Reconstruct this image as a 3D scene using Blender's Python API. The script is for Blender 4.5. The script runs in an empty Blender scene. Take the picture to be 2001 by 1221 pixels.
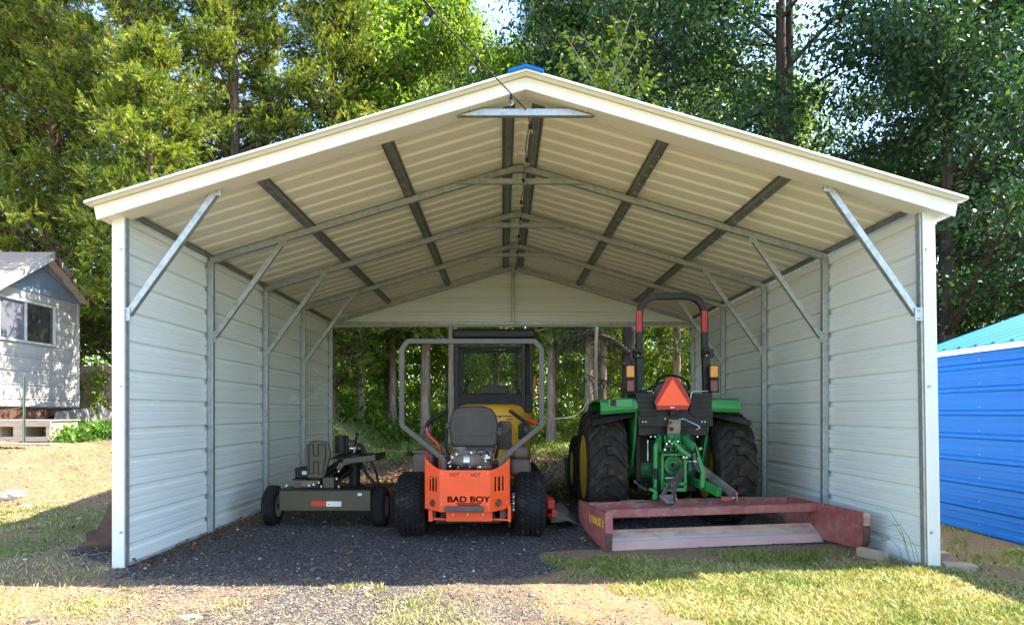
import bpy, bmesh, math, random
import numpy as np
from mathutils import Vector, Matrix
R = math.radians
rnd = random.Random(7)
scene = bpy.context.scene
COL = scene.collection
FPX, VX, VY, CH = 1294.0, 983.0, 806.0, 1.18

def at(px, py, d):
    """the point at distance d whose picture position (in photo pixels) is px, py"""
    return Vector(((px - VX) * d / FPX, d, CH + (VY - py) * d / FPX))

# ------------------------------------------------------------------ scene, camera, light
scene.view_settings.view_transform = 'Standard'
scene.view_settings.look = 'None'
scene.view_settings.exposure = 2.3
scene.view_settings.gamma = 1.0
cam = bpy.data.cameras.new('camera')
cam_o = bpy.data.objects.new('camera', cam); COL.objects.link(cam_o)
cam.sensor_width = 36.0
cam.lens = FPX / 2001 * 36
cam.shift_x = (1000.5 - VX) / 2001
cam.shift_y = (VY - 610.5) / 2001
cam.clip_start = 0.1; cam.clip_end = 600
cam_o.location = (0, 0, CH); cam_o.rotation_euler = (R(90), 0, 0)
scene.camera = cam_o
SUN = Vector((0.75, 0.10, 1.0)).normalized()
world = bpy.data.worlds.new('World'); scene.world = world; world.use_nodes = True
wn = world.node_tree.nodes; wl = world.node_tree.links
bg = wn['Background']
sky = wn.new('ShaderNodeTexSky'); sky.sky_type = 'NISHITA'; sky.sun_disc = False
sky.sun_elevation = math.asin(SUN.z); sky.sun_rotation = math.atan2(SUN.x, SUN.y)
sky.air_density = 1.0; sky.dust_density = 0.5; sky.ozone_density = 1.6
wl.new(sky.outputs[0], bg.inputs[0]); bg.inputs[1].default_value = 0.15
sl = bpy.data.lights.new('sun', 'SUN'); sl.energy = 4.8; sl.angle = R(0.5); sl.color = (1.0, 0.93, 0.80)
so = bpy.data.objects.new('sun', sl); COL.objects.link(so); so.location = (8, 2, 14)
so.rotation_euler = (-SUN).to_track_quat('-Z', 'Y').to_euler()
cy = scene.cycles
cy.max_bounces = 8; cy.diffuse_bounces = 4; cy.glossy_bounces = 3; cy.transmission_bounces = 4
cy.transparent_max_bounces = 6; cy.caustics_reflective = False; cy.caustics_refractive = False
cy.use_adaptive_sampling = True; cy.adaptive_threshold = 0.015
cy.use_denoising = True
cy.sample_clamp_indirect = 6.0

# ------------------------------------------------------------------ materials
def newmat(name):
    m = bpy.data.materials.new(name); m.use_nodes = True
    nt = m.node_tree
    return m, nt, nt.nodes, nt.links, nt.nodes['Principled BSDF']

def coords(nt, scale=(1, 1, 1)):
    g = nt.nodes.new('ShaderNodeNewGeometry')
    mp = nt.nodes.new('ShaderNodeMapping'); mp.inputs['Scale'].default_value = scale
    nt.links.new(g.outputs['Position'], mp.inputs[0])
    return mp.outputs[0]

def noise(nt, vec, scale, detail=4, rough=0.55):
    n = nt.nodes.new('ShaderNodeTexNoise'); n.inputs['Scale'].default_value = scale
    n.inputs['Detail'].default_value = detail; n.inputs['Roughness'].default_value = rough
    nt.links.new(vec, n.inputs['Vector']); return n.outputs['Fac']

def ramp(nt, fac, stops):
    r = nt.nodes.new('ShaderNodeValToRGB'); e = r.color_ramp.elements
    while len(e) < len(stops): e.new(0.5)
    for i, (p, c) in enumerate(stops):
        e[i].position = p; e[i].color = (*c, 1) if len(c) == 3 else c
    nt.links.new(fac, r.inputs[0]); return r.outputs[0]

def mixc(nt, fac, a, b, mode='MIX'):
    m = nt.nodes.new('ShaderNodeMix'); m.data_type = 'RGBA'; m.blend_type = mode
    for i, v in ((0, fac), (6, a), (7, b)):
        if hasattr(v, 'links') or hasattr(v, 'is_linked'): nt.links.new(v, m.inputs[i])
        elif i == 0: m.inputs[0].default_value = v
        else: m.inputs[i].default_value = (*v, 1)
    return m.outputs[2]

def bump(nt, h, strength, dist, b):
    n = nt.nodes.new('ShaderNodeBump'); n.inputs['Strength'].default_value = strength
    n.inputs['Distance'].default_value = dist
    nt.links.new(h, n.inputs['Height']); nt.links.new(n.outputs[0], b.inputs['Normal'])

def mat(name, col, rough=0.5, metal=0.0, col2=None, scale=6.0, lo=0.42, hi=0.68, bmp=0.0, bscale=60.0,
        dirt=None, dlo=0.5, dhi=0.7, dscale=3.0, stretch=(1, 1, 1), spec=0.5):
    m, nt, n, l, b = newmat(name)
    b.inputs['Roughness'].default_value = rough; b.inputs['Metallic'].default_value = metal
    b.inputs['Specular IOR Level'].default_value = spec
    v = coords(nt, stretch)
    c2 = col2 or tuple(x * 0.82 for x in col)
    c = mixc(nt, ramp(nt, noise(nt, v, scale), [(lo, (0, 0, 0)), (hi, (1, 1, 1))]), col, c2)
    if dirt:
        f = ramp(nt, noise(nt, v, dscale, 8, 0.65), [(dlo, (0, 0, 0)), (dhi, (1, 1, 1))])
        c = mixc(nt, f, c, dirt)
        rr = nt.nodes.new('ShaderNodeMapRange'); rr.inputs[3].default_value = rough; rr.inputs[4].default_value = min(1, rough + .35)
        l.new(f, rr.inputs[0]); l.new(rr.outputs[0], b.inputs['Roughness'])
    l.new(c, b.inputs['Base Color'])
    if bmp: bump(nt, noise(nt, v, bscale, 5), bmp, 0.004, b)
    return m

M = {}
def glassy(name, col, rough=0.05, alpha=1.0):
    m, nt, n, l, b = newmat(name)
    b.inputs['Base Color'].default_value = (*col, 1); b.inputs['Roughness'].default_value = rough
    b.inputs['Transmission Weight'].default_value = alpha; b.inputs['IOR'].default_value = 1.3
    return m
M['white_panel'] = mat('white_panel', (.80, .845, .80), .27, spec=.6, col2=(.76, .80, .75), scale=.8, dirt=(.46, .40, .30), dlo=.64, dhi=.98, dscale=1.2, bmp=.05, bscale=3, stretch=(1, .25, 1.6))
M['white_trim'] = mat('white_trim', (.76, .755, .67), .34, col2=(.72, .715, .63), scale=3, bmp=.16, bscale=2.2, dirt=(.5, .46, .38), dlo=.62, dhi=.95)
M['roof_under'] = mat('roof_under', (.84, .83, .71), .36, col2=(.79, .78, .65), scale=1.0, dirt=(.40, .36, .27), dlo=.6, dhi=.95, dscale=2, stretch=(.3, 2, 1))
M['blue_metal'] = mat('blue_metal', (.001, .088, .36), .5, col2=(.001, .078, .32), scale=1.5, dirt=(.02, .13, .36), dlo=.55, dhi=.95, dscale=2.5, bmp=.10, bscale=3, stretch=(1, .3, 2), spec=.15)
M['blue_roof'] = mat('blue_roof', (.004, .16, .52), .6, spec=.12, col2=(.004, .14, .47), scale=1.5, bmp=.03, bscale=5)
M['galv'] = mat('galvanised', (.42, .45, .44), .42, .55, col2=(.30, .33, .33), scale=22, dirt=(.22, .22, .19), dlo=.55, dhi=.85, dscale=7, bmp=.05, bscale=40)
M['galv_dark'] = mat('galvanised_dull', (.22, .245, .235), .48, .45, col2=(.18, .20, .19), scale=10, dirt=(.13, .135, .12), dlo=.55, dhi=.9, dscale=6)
M['black'] = mat('black_plastic', (.010, .0095, .009), .55, spec=.3, col2=(.016, .014, .013), scale=9, dirt=(.07, .06, .045), dlo=.55, dhi=.9, dscale=4)
M['black_metal'] = mat('black_metal', (.007, .007, .007), .45, spec=.3, col2=(.012, .011, .010), scale=9, dirt=(.06, .05, .04), dlo=.55, dhi=.9, dscale=5)
M['tyre'] = mat('tyre_rubber', (.011, .011, .011), .78, spec=.25, col2=(.018, .017, .015), scale=9, dirt=(.085, .065, .045), dlo=.54, dhi=.78, dscale=6, bmp=.2, bscale=80)
M['muddy_tyre'] = mat('muddy_tyre', (.020, .017, .014), .85, spec=.2, col2=(.036, .028, .020), scale=7, dirt=(.11, .078, .048), dlo=.54, dhi=.82, dscale=14, bmp=.35, bscale=70)
M['orange'] = mat('orange_paint', (.92, .088, .012), .5, col2=(.86, .080, .011), scale=5, dirt=(.42, .13, .05), dlo=.55, dhi=.85, dscale=8)
M['red_paint'] = mat('red_paint', (.62, .035, .015), .4, col2=(.5, .03, .015), scale=6, dirt=(.2, .06, .03), dlo=.6, dhi=.9)
M['rops'] = mat('dusty_grey_paint', (.085, .070, .054), .6, col2=(.064, .052, .041), scale=10, dirt=(.17, .145, .115), dlo=.5, dhi=.85, dscale=5)
M['seat_vinyl'] = mat('dusty_vinyl', (.046, .036, .028), .6, col2=(.060, .047, .036), scale=8, dirt=(.13, .11, .085), dlo=.55, dhi=.9, dscale=4, bmp=.2, bscale=90)
M['engine'] = mat('dusty_engine', (.24, .175, .12), .65, .1, col2=(.085, .07, .055), scale=10, dirt=(.21, .17, .12), dlo=.5, dhi=.8, dscale=6, bmp=.2)
M['bright_metal'] = mat('bright_metal', (.62, .62, .60), .28, .9, col2=(.45, .45, .43), scale=15)
M['tank'] = mat('dusty_tank', (.095, .065, .042), .6, col2=(.085, .068, .05), scale=6, dirt=(.13, .10, .07), dlo=.5, dhi=.8)
M['yellow'] = mat('worn_yellow_paint', (.80, .40, .025), .45, col2=(.52, .25, .022), scale=4, dirt=(.10, .06, .03), dlo=.60, dhi=.72, dscale=7)
M['deere_green'] = mat('green_paint', (.030, .24, .055), .45, col2=(.022, .18, .042), scale=5, dirt=(.10, .12, .06), dlo=.62, dhi=.9, dscale=6)
M['green_cast'] = mat('dusty_shaded_casting', (.014, .16, .034), .45, col2=(.007, .075, .018), scale=11, dirt=(.06, .11, .045), dlo=.5, dhi=.85, dscale=8, bmp=.25, bscale=45)  # dusty green, darkened so the castings' shade sits in the colour
M['rim_yellow'] = mat('yellow_rim', (.72, .42, .02), .42, col2=(.55, .33, .02), scale=6)
M['amber'] = mat('amber_lens', (.60, .24, .008), .3, col2=(.48, .18, .008), scale=30)
M['red_lens'] = mat('red_lens', (.12, .006, .007), .3, col2=(.08, .005, .006), scale=40)
M['tape_red'] = mat('red_tape', (.42, .006, .006), .5, col2=(.36, .006, .006))
M['smv_orange'] = mat('fluorescent_orange', (1.0, .10, .015), .5, col2=(.98, .095, .015))
M['smv_red'] = mat('dark_red_border', (.36, .005, .005), .5, col2=(.32, .005, .005))
M['olive'] = mat('olive_paint', (.062, .052, .022), .45, col2=(.05, .042, .019), scale=4, dirt=(.13, .11, .07), dlo=.6, dhi=.95)
M['grey_rim'] = mat('grey_rim', (.5, .52, .54), .35, .4, scale=8)
M['seam'] = mat('dull_steel_edge', (.36, .31, .29), .45, .3, scale=8)
M['maroon'] = mat('faded_maroon_paint', (.27, .062, .055), .6, col2=(.33, .11, .10), scale=4, dirt=(.32, .19, .13), dlo=.50, dhi=.74, dscale=16, bmp=.15, bscale=50)
M['maroon_worn'] = mat('sand_worn_steel', (.46, .31, .21), .7, col2=(.44, .28, .20), scale=5, dirt=(.34, .17, .14), dlo=.48, dhi=.66, dscale=8, stretch=(.6, 1, 1.5), bmp=.4)
M['pink_worn'] = mat('worn_pink_steel', (.48, .30, .245), .6, col2=(.44, .22, .22), scale=5, dirt=(.42, .30, .21), dlo=.46, dhi=.70, dscale=8, stretch=(.6, 1, 1.5), bmp=.35)
M['rusty'] = mat('rusty_steel', (.10, .045, .028), .8, col2=(.05, .03, .025), scale=8, dirt=(.19, .10, .05), dlo=.52, dhi=.75, dscale=9, bmp=.4)
M['arm_steel'] = mat('worn_dark_steel', (.13, .108, .094), .5, .2, col2=(.055, .045, .04), scale=9, dirt=(.14, .07, .05), dlo=.58, dhi=.8, dscale=8, bmp=.15)
M['decal_yellow'] = mat('yellow_decal', (.80, .52, .03), .5)
M['decal_black'] = mat('black_decal', (.03, .012, .008), .5)
M['decal_white'] = mat('white_decal', (.75, .74, .70), .4)
M['concrete'] = mat('concrete_block', (.36, .27, .18), .9, col2=(.25, .18, .12), scale=9, dirt=(.44, .35, .25), dlo=.5, dhi=.8, bmp=.6, bscale=45)
M['rock'] = mat('pale_rock', (.52, .46, .38), .9, col2=(.34, .29, .23), scale=8, bmp=.7, bscale=18)
M['house_siding'] = mat('house_siding', (.47, .455, .43), .6, col2=(.41, .395, .37), scale=2, dirt=(.34, .28, .19), dlo=.58, dhi=.9, dscale=1.6, stretch=(1, 1, .4))
M['house_blue'] = mat('gable_blue_grey', (.22, .28, .36), .6, col2=(.19, .24, .31), scale=3, dirt=(.28, .25, .2), dlo=.6, dhi=.9)
M['house_trim'] = mat('house_trim', (.52, .49, .46), .55, col2=(.5, .45, .4), scale=6, dirt=(.14, .085, .06), dlo=.54, dhi=.66, dscale=3.2)
M['shingles'] = mat('tan_shingles', (.36, .27, .20), .95, col2=(.25, .18, .13), scale=14, bmp=.8, bscale=30, stretch=(1, 5, 1))
M['char'] = mat('weathered_fascia', (.30, .23, .18), .8, col2=(.055, .035, .028), scale=5, lo=.45, hi=.55, bmp=.3)
M['window_dark'] = mat('dark_window_glass', (.035, .037, .04), .06, col2=(.10, .085, .07), scale=2.5)
M['blind'] = mat('window_blind', (.22, .23, .27), .35, col2=(.16, .17, .20), scale=6)
M['frame_alu'] = mat('aluminium_frame', (.72, .72, .70), .4, .2)
def thinpane(name, k=.035):
    m, nt, n, l, b = newmat(name)
    b.inputs['Base Color'].default_value = (.02, .02, .02, 1); b.inputs['Roughness'].default_value = .04
    t = n.new('ShaderNodeBsdfTransparent'); mx = n.new('ShaderNodeMixShader'); mx.inputs[0].default_value = k; t.inputs[0].default_value = (.9, .93, .93, 1)
    l.new(t.outputs[0], mx.inputs[1]); l.new(b.outputs[0], mx.inputs[2]); l.new(mx.outputs[0], n['Material Output'].inputs[0]); return m
M['pane_blue'] = thinpane('clear_pane')
M['bulb'] = glassy('bulb_glass', (.96, .96, .95), .02, 1.0)
M['filament'] = mat('amber_filament', (.75, .38, .12), .4)
M['fence_wood'] = mat('fence_wood', (.48, .31, .22), .85, col2=(.25, .165, .115), scale=5, bmp=.5, bscale=25, stretch=(9, 9, .7))
M['pale_wood'] = mat('pale_wood', (.56, .44, .31), .8, col2=(.42, .31, .21), scale=6, bmp=.4, bscale=25, stretch=(1, 8, 8))
M['post_green'] = mat('green_post_paint', (.07, .12, .09), .5)
M['concrete_slab'] = mat('grey_slab', (.24, .23, .21), .9, col2=(.17, .16, .15), scale=3, bmp=.4, bscale=20)
M['bin_green'] = mat('green_bin', (.010, .075, .030), .45, col2=(.012, .06, .028), scale=3)
M['chute'] = mat('dusty_rubber_chute', (.12, .105, .065), .85, col2=(.09, .08, .055), scale=10, bmp=.4)
M['red_pebble'] = mat('red_plastic', (.55, .03, .02), .4)

def barkmat(name, c1, c2, sc=9):
    m, nt, n, l, b = newmat(name)
    v = coords(nt, (sc, sc, sc * .16))
    f = noise(nt, v, 1.4, 6, .65)
    f2 = noise(nt, coords(nt, (1, 1, 1)), 1.3, 3)
    c = mixc(nt, ramp(nt, f, [(.38, (0, 0, 0)), (.62, (1, 1, 1))]), c2, c1)
    c = mixc(nt, ramp(nt, f2, [(.45, (0, 0, 0)), (.75, (.6, .6, .6))]), c, tuple(x * .55 for x in c1))
    l.new(c, b.inputs['Base Color']); b.inputs['Roughness'].default_value = .95
    b.inputs['Specular IOR Level'].default_value = .2
    bump(nt, f, .9, .03, b)
    return m
M['bark_dark'] = barkmat('dark_bark', (.085, .062, .046), (.035, .026, .020))
M['bark_pale'] = barkmat('pale_bark', (.46, .34, .25), (.22, .16, .115))
M['bark_brown'] = barkmat('brown_bark', (.19, .125, .085), (.08, .055, .04))

def leafmat(name, stops, trans=0.38, tcol=(1.25, 1.25, .55), rough=.5, spec=.35):
    """stops: colours over the per-leaf value 'tint'"""
    m, nt, n, l, b = newmat(name)
    a = n.new('ShaderNodeAttribute'); a.attribute_name = 'tint'
    c = ramp(nt, a.outputs['Fac'], stops)
    l.new(c, b.inputs['Base Color']); b.inputs['Roughness'].default_value = rough
    b.inputs['Specular IOR Level'].default_value = spec
    t = n.new('ShaderNodeBsdfTranslucent')
    tc = mixc(nt, 1.0, c, tcol, 'MULTIPLY'); l.new(tc, t.inputs[0])
    mx = n.new('ShaderNodeMixShader'); mx.inputs[0].default_value = trans
    l.new(b.outputs[0], mx.inputs[1]); l.new(t.outputs[0], mx.inputs[2])
    l.new(mx.outputs[0], n['Material Output'].inputs[0])
    return m
M['leaf_cedar'] = leafmat('cedar_foliage', [(0, (.016, .038, .008)), (.35, (.075, .125, .014)), (.62, (.22, .28, .026)), (.86, (.34, .34, .045)), (1, (.28, .16, .065))], .36, (1.3, 1.25, .45))
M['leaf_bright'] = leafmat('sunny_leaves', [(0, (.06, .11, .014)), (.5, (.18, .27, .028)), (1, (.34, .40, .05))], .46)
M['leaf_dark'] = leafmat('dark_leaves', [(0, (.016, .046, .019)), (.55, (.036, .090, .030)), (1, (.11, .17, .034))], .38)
M['leaf_wood'] = leafmat('woodland_leaves', [(0, (.035, .08, .014)), (.4, (.14, .24, .030)), (.75, (.28, .39, .042)), (1, (.40, .48, .06))], .55)
M['leaf_pine'] = leafmat('pine_foliage', [(0, (.024, .055, .024)), (.6, (.05, .095, .030)), (1, (.12, .16, .04))], .28)
M['weed'] = leafmat('weed_leaves', [(0, (.06, .14, .018)), (.6, (.12, .24, .03)), (1, (.22, .33, .06))], .35)
M['grass'] = leafmat('grass_blades', [(0, (.085, .15, .024)), (.35, (.18, .235, .045)), (.65, (.38, .35, .12)), (1, (.54, .45, .23))], .30, (1.1, 1.1, .6), .55, .25)
M['straw'] = leafmat('dry_straw', [(0, (.20, .145, .08)), (.5, (.38, .29, .15)), (1, (.55, .45, .28))], .15, (1, 1, .9), .7, .2)
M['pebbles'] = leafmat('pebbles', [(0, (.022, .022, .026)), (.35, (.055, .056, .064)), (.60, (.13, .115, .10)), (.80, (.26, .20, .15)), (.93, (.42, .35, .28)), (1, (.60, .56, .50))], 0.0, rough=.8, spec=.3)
M['litter'] = leafmat('fallen_leaf', [(0, (.12, .055, .025)), (.5, (.26, .13, .05)), (1, (.40, .26, .12))], .15, (1, .9, .6), .7, .2)

# ------------------------------------------------------------------ object helpers
def wloc(o):
    v = Vector((0, 0, 0))
    while o is not None:
        v += o.location; o = o.parent
    return v

def tag(o, label=None, cat=None, group=None, kind=None):
    if label: o['label'] = label
    if cat: o['category'] = cat
    if group: o['group'] = group
    if kind: o['kind'] = kind
    return o

def thing(name, label, cat, loc=(0, 0, 0), group=None):
    o = bpy.data.objects.new(name, None); COL.objects.link(o); o.location = loc
    o.empty_display_size = .1
    return tag(o, label, cat, group)

def part_empty(name, parent, loc):
    o = bpy.data.objects.new(name, None); COL.objects.link(o); o.empty_display_size = .1
    o.parent = parent; o.location = Vector(loc) - wloc(parent)
    return o

class MB:
    def __init__(s): s.v = []; s.f = []; s.m = []; s.mi = 0
    def add(s, vs, fs):
        n = len(s.v); s.v += [Vector(p) for p in vs]
        for f in fs: s.f.append(tuple(i + n for i in f)); s.m.append(s.mi)
        return s
    def hexa(s, p):    # 8 corners: bottom 4 ccw, top 4 ccw
        return s.add(p, [(0, 3, 2, 1), (4, 5, 6, 7), (0, 1, 5, 4), (1, 2, 6, 5), (2, 3, 7, 6), (3, 0, 4, 7)])
    def box(s, x0, x1, y0, y1, z0, z1):
        return s.hexa([(x0, y0, z0), (x1, y0, z0), (x1, y1, z0), (x0, y1, z0), (x0, y0, z1), (x1, y0, z1), (x1, y1, z1), (x0, y1, z1)])
    def cbox(s, c, sz, rot=None):
        h = [x / 2 for x in sz]; c = Vector(c)
        p = [Vector((a * h[0], b * h[1], d * h[2])) for d in (-1, 1) for a, b in ((-1, -1), (1, -1), (1, 1), (-1, 1))]
        if rot is not None: p = [rot @ q for q in p]
        return s.hexa([c + q for q in p])
    def bar(s, p, q, w, h, up=(0, 0, 1)):
        p, q = Vector(p), Vector(q); a = (q - p).normalized(); u = Vector(up)
        if abs(a.dot(u)) > .98: u = Vector((0, 1, 0))
        sd = a.cross(u).normalized(); u = sd.cross(a).normalized()
        c = [(-1, -1), (1, -1), (1, 1), (-1, 1)]
        return s.hexa([p + sd * i * w / 2 + u * j * h / 2 for i, j in c] + [q + sd * i * w / 2 + u * j * h / 2 for i, j in c])
    def tube(s, pts, r, n=8, caps=True):
        pts = [Vector(p) for p in pts]; rs = r if isinstance(r, (list, tuple)) else [r] * len(pts)
        rings = []; ref = None
        for i, p in enumerate(pts):
            t = (pts[min(i + 1, len(pts) - 1)] - pts[max(i - 1, 0)]).normalized()
            if ref is None:
                ref = Vector((0, 0, 1)) if abs(t.z) < .9 else Vector((0, 1, 0))
            sd = t.cross(ref).normalized(); ref = sd.cross(t).normalized()
            rings.append([p + (sd * math.cos(2 * math.pi * k / n) + ref * math.sin(2 * math.pi * k / n)) * rs[i] for k in range(n)])
        vs = [v for g in rings for v in g]; fs = []
        for i in range(len(pts) - 1):
            for k in range(n):
                a, b = i * n + k, i * n + (k + 1) % n
                fs.append((a, b, b + n, a + n))
        if caps: fs += [tuple(range(n - 1, -1, -1)), tuple(range((len(pts) - 1) * n, len(pts) * n))]
        return s.add(vs, fs)
    def cyl(s, p, q, r, n=16, r2=None):
        return s.tube([p, q], [r, r if r2 is None else r2], n)
    def lathe(s, c, axis, prof, n=32, a0=0.0):
        """prof: (offset along axis, radius) list"""
        c = Vector(c); a = Vector(axis).normalized()
        u = a.cross(Vector((0, 0, 1)) if abs(a.z) < .9 else Vector((1, 0, 0))).normalized(); w = a.cross(u)
        vs = []
        for o, r in prof:
            for k in range(n):
                t = 2 * math.pi * k / n + a0
                vs.append(c + a * o + (u * math.cos(t) + w * math.sin(t)) * r)
        fs = []
        for i in range(len(prof) - 1):
            for k in range(n):
                x, y = i * n + k, i * n + (k + 1) % n
                fs.append((x, y, y + n, x + n))
        if prof[0][1] > 1e-4: fs.append(tuple(range(n - 1, -1, -1)))
        if prof[-1][1] > 1e-4: fs.append(tuple(range((len(prof) - 1) * n, len(prof) * n)))
        return s.add(vs, fs)
    def prism(s, poly, fn, t0, t1):
        """poly of (a, b); fn(a, b, t) gives the point"""
        n = len(poly)
        vs = [fn(a, b, t0) for a, b in poly] + [fn(a, b, t1) for a, b in poly]
        return s.add(vs, [tuple(range(n - 1, -1, -1)), tuple(range(n, 2 * n))] + [(i, (i + 1) % n, (i + 1) % n + n, i + n) for i in range(n)])
    def ball(s, c, r, n=10, sz=(1, 1, 1)):
        c = Vector(c); vs = []; fs = []; m = n // 2
        for i in range(m + 1):
            th = math.pi * i / m
            for k in range(n):
                ph = 2 * math.pi * k / n
                vs.append(c + Vector((math.sin(th) * math.cos(ph) * sz[0], math.sin(th) * math.sin(ph) * sz[1], math.cos(th) * sz[2])) * r)
        for i in range(m):
            for k in range(n):
                fs.append((i * n + k, (i + 1) * n + k, (i + 1) * n + (k + 1) % n, i * n + (k + 1) % n))
        return s.add(vs, fs)
    def sweep(s, pts, w, h, n_up=(0, 1, 0)):
        """rectangular tube along pts; w across (n_up direction), h in the plane"""
        pts = [Vector(p) for p in pts]; nu = Vector(n_up).normalized(); rings = []
        for i, p in enumerate(pts):
            t0 = (p - pts[i - 1]).normalized() if i else (pts[1] - p).normalized()
            t1 = (pts[i + 1] - p).normalized() if i < len(pts) - 1 else t0
            if i == 0: t0 = t1
            t = (t0 + t1).normalized(); sd = t.cross(nu).normalized()
            k = 1 / max(.5, t.dot(t1))
            rings.append([p + sd * a * h / 2 * k + nu * b * w / 2 for a, b in ((-1, -1), (1, -1), (1, 1), (-1, 1))])
        vs = [v for g in rings for v in g]; fs = []
        for i in range(len(pts) - 1):
            for k in range(4):
                a, b = i * 4 + k, i * 4 + (k + 1) % 4
                fs.append((a, b, b + 4, a + 4))
        fs += [(3, 2, 1, 0), tuple(range((len(pts) - 1) * 4, len(pts) * 4))]
        return s.add(vs, fs)
    def build(s, name, mats, parent=None, smooth=False, bevel=0.0, seg=2, sub=0):
        me = bpy.data.meshes.new(name)
        off = wloc(parent) if parent is not None else Vector((0, 0, 0))
        o = bpy.data.objects.new(name, me); COL.objects.link(o)
        if parent is None:
            if s.v:
                xs = [v.x for v in s.v]; ys = [v.y for v in s.v]; zs = [v.z for v in s.v]
                off = Vector(((min(xs) + max(xs)) / 2, (min(ys) + max(ys)) / 2, min(zs)))
            o.location = off
        else: o.parent = parent
        me.from_pydata([v - off for v in s.v], [], s.f)
        ms = mats if isinstance(mats, (list, tuple)) else [mats]
        for m in ms: me.materials.append(M[m] if isinstance(m, str) else m)
        if len(ms) > 1: me.polygons.foreach_set('material_index', s.m)
        bm = bmesh.new(); bm.from_mesh(me); bmesh.ops.recalc_face_normals(bm, faces=bm.faces)
        if smooth:
            for f in bm.faces: f.smooth = True
            for e in bm.edges:
                if len(e.link_faces) == 2 and e.calc_face_angle(0) > R(38): e.smooth = False
        bm.to_mesh(me); bm.free()
        if bevel:
            b = o.modifiers.new('bevel', 'BEVEL'); b.width = bevel; b.segments = seg; b.limit_method = 'ANGLE'; b.angle_limit = R(35)
            b.harden_normals = False
        if sub:
            b = o.modifiers.new('sub', 'SUBSURF'); b.levels = sub; b.render_levels = sub
        return o

def text_obj(name, txt, size, loc, xdir, ydir, material, parent, ext=.002, bold=0.0, sx=1.0, align='CENTER'):
    cu = bpy.data.curves.new('txt', 'FONT'); cu.body = txt; cu.size = size; cu.extrude = ext; cu.offset = bold
    cu.align_x = align; cu.align_y = 'CENTER'
    t = bpy.data.objects.new('txt', cu); COL.objects.link(t)
    bpy.context.view_layer.update()
    me = bpy.data.meshes.new_from_object(t.evaluated_get(bpy.context.evaluated_depsgraph_get()))
    bpy.data.objects.remove(t); bpy.data.curves.remove(cu)
    x = Vector(xdir).normalized(); y = Vector(ydir).normalized(); z = x.cross(y)
    off = wloc(parent)
    for v in me.vertices:
        c = v.co.copy(); v.co = Vector(loc) - off + x * c.x * sx + y * c.y + z * c.z
    me.name = name; me.materials.clear(); me.materials.append(M[material])
    o = bpy.data.objects.new(name, me); COL.objects.link(o); o.parent = parent
    return o

def np_mesh(name, V, F, tint, material, parent=None, smooth=False, off=None):
    """V (n,3), F (m,k) all of one size, tint per face"""
    me = bpy.data.meshes.new(name); k = F.shape[1]
    me.vertices.add(len(V)); me.vertices.foreach_set('co', np.ascontiguousarray(V, np.float32).ravel())
    me.loops.add(F.size); me.loops.foreach_set('vertex_index', F.astype(np.int32).ravel())
    me.polygons.add(len(F)); me.polygons.foreach_set('loop_start', np.arange(0, F.size, k, dtype=np.int32))
    if smooth: me.polygons.foreach_set('use_smooth', np.ones(len(F), bool))
    me.update(calc_edges=True)
    if tint is not None:
        a = me.attributes.new('tint', 'FLOAT', 'FACE'); a.data.foreach_set('value', np.clip(tint, 0, 1).astype(np.float32))
    me.materials.append(M[material] if isinstance(material, str) else material)
    o = bpy.data.objects.new(name, me); COL.objects.link(o)
    if parent is not None: o.parent = parent
    return o
# ------------------------------------------------------------------ the carport
RX, ZRB, SLR = .17, 3.592, .298          # ridge x, underside of rafters at the ridge, slope
ZRU, SLU = 3.685, .294                  # underside of the roof sheets
FD = [5.08, 6.60, 8.13, 9.65, 11.18]    # frames
XL, XR = -2.88, 3.175                   # inner faces of the legs
zraft = lambda x: ZRB - (SLR + (.004 if x < RX else -.004)) * abs(x - RX)
zroof = lambda x: ZRU - (SLU + (.005 if x < RX else -.004)) * abs(x - RX)
Y0, Y1 = 4.87, 11.45
cp = thing('carport', 'open white metal carport with blue ridge cap sheltering three machines', 'carport', (.17, 8.1, 0))

def rib_profile(t0, t1, pitch, start, h=.027, wide=.030, top=.017, minor=.0018):
    """(t, depth) polyline with one tall rib per pitch and two low ribs between"""
    pts = [(t0, 0)]
    k = start
    while k < t1 - wide:
        if k > t0 + wide: pts += [(k - wide, 0), (k - top, h), (k + top, h), (k + wide, 0)]
        for q in (1 / 3, 2 / 3):
            c = k + pitch * q
            if t0 + .02 < c < t1 - .02: pts += [(c - .014, 0), (c - .006, minor), (c + .006, minor), (c + .014, 0)]
        k += pitch
    pts.append((t1, 0)); pts.sort(key=lambda p: p[0])
    return pts

def wall_panel(xi, s, z1):
    pr = rib_profile(.0, z1, .2286, .1200); b = MB()
    n = len(pr); ya, yb = 5.06, 11.24
    vs = [(xi + s * d, ya, z) for z, d in pr] + [(xi + s * d, yb, z) for z, d in pr]
    vs += [(xi + s * (d + .0012), ya, z) for z, d in pr] + [(xi + s * (d + .0012), yb, z) for z, d in pr]
    fs = [(i, i + 1, i + 1 + n, i + n) for i in range(n - 1)] + [(2 * n + i, 3 * n + i, 3 * n + i + 1, 2 * n + i + 1) for i in range(n - 1)]
    b.add(vs, fs)
    return b.build('wall_panel', 'white_panel', cp)
wall_panel(XL - .062, -1, 2.735); wall_panel(XR + .062, 1, 2.735)
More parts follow.
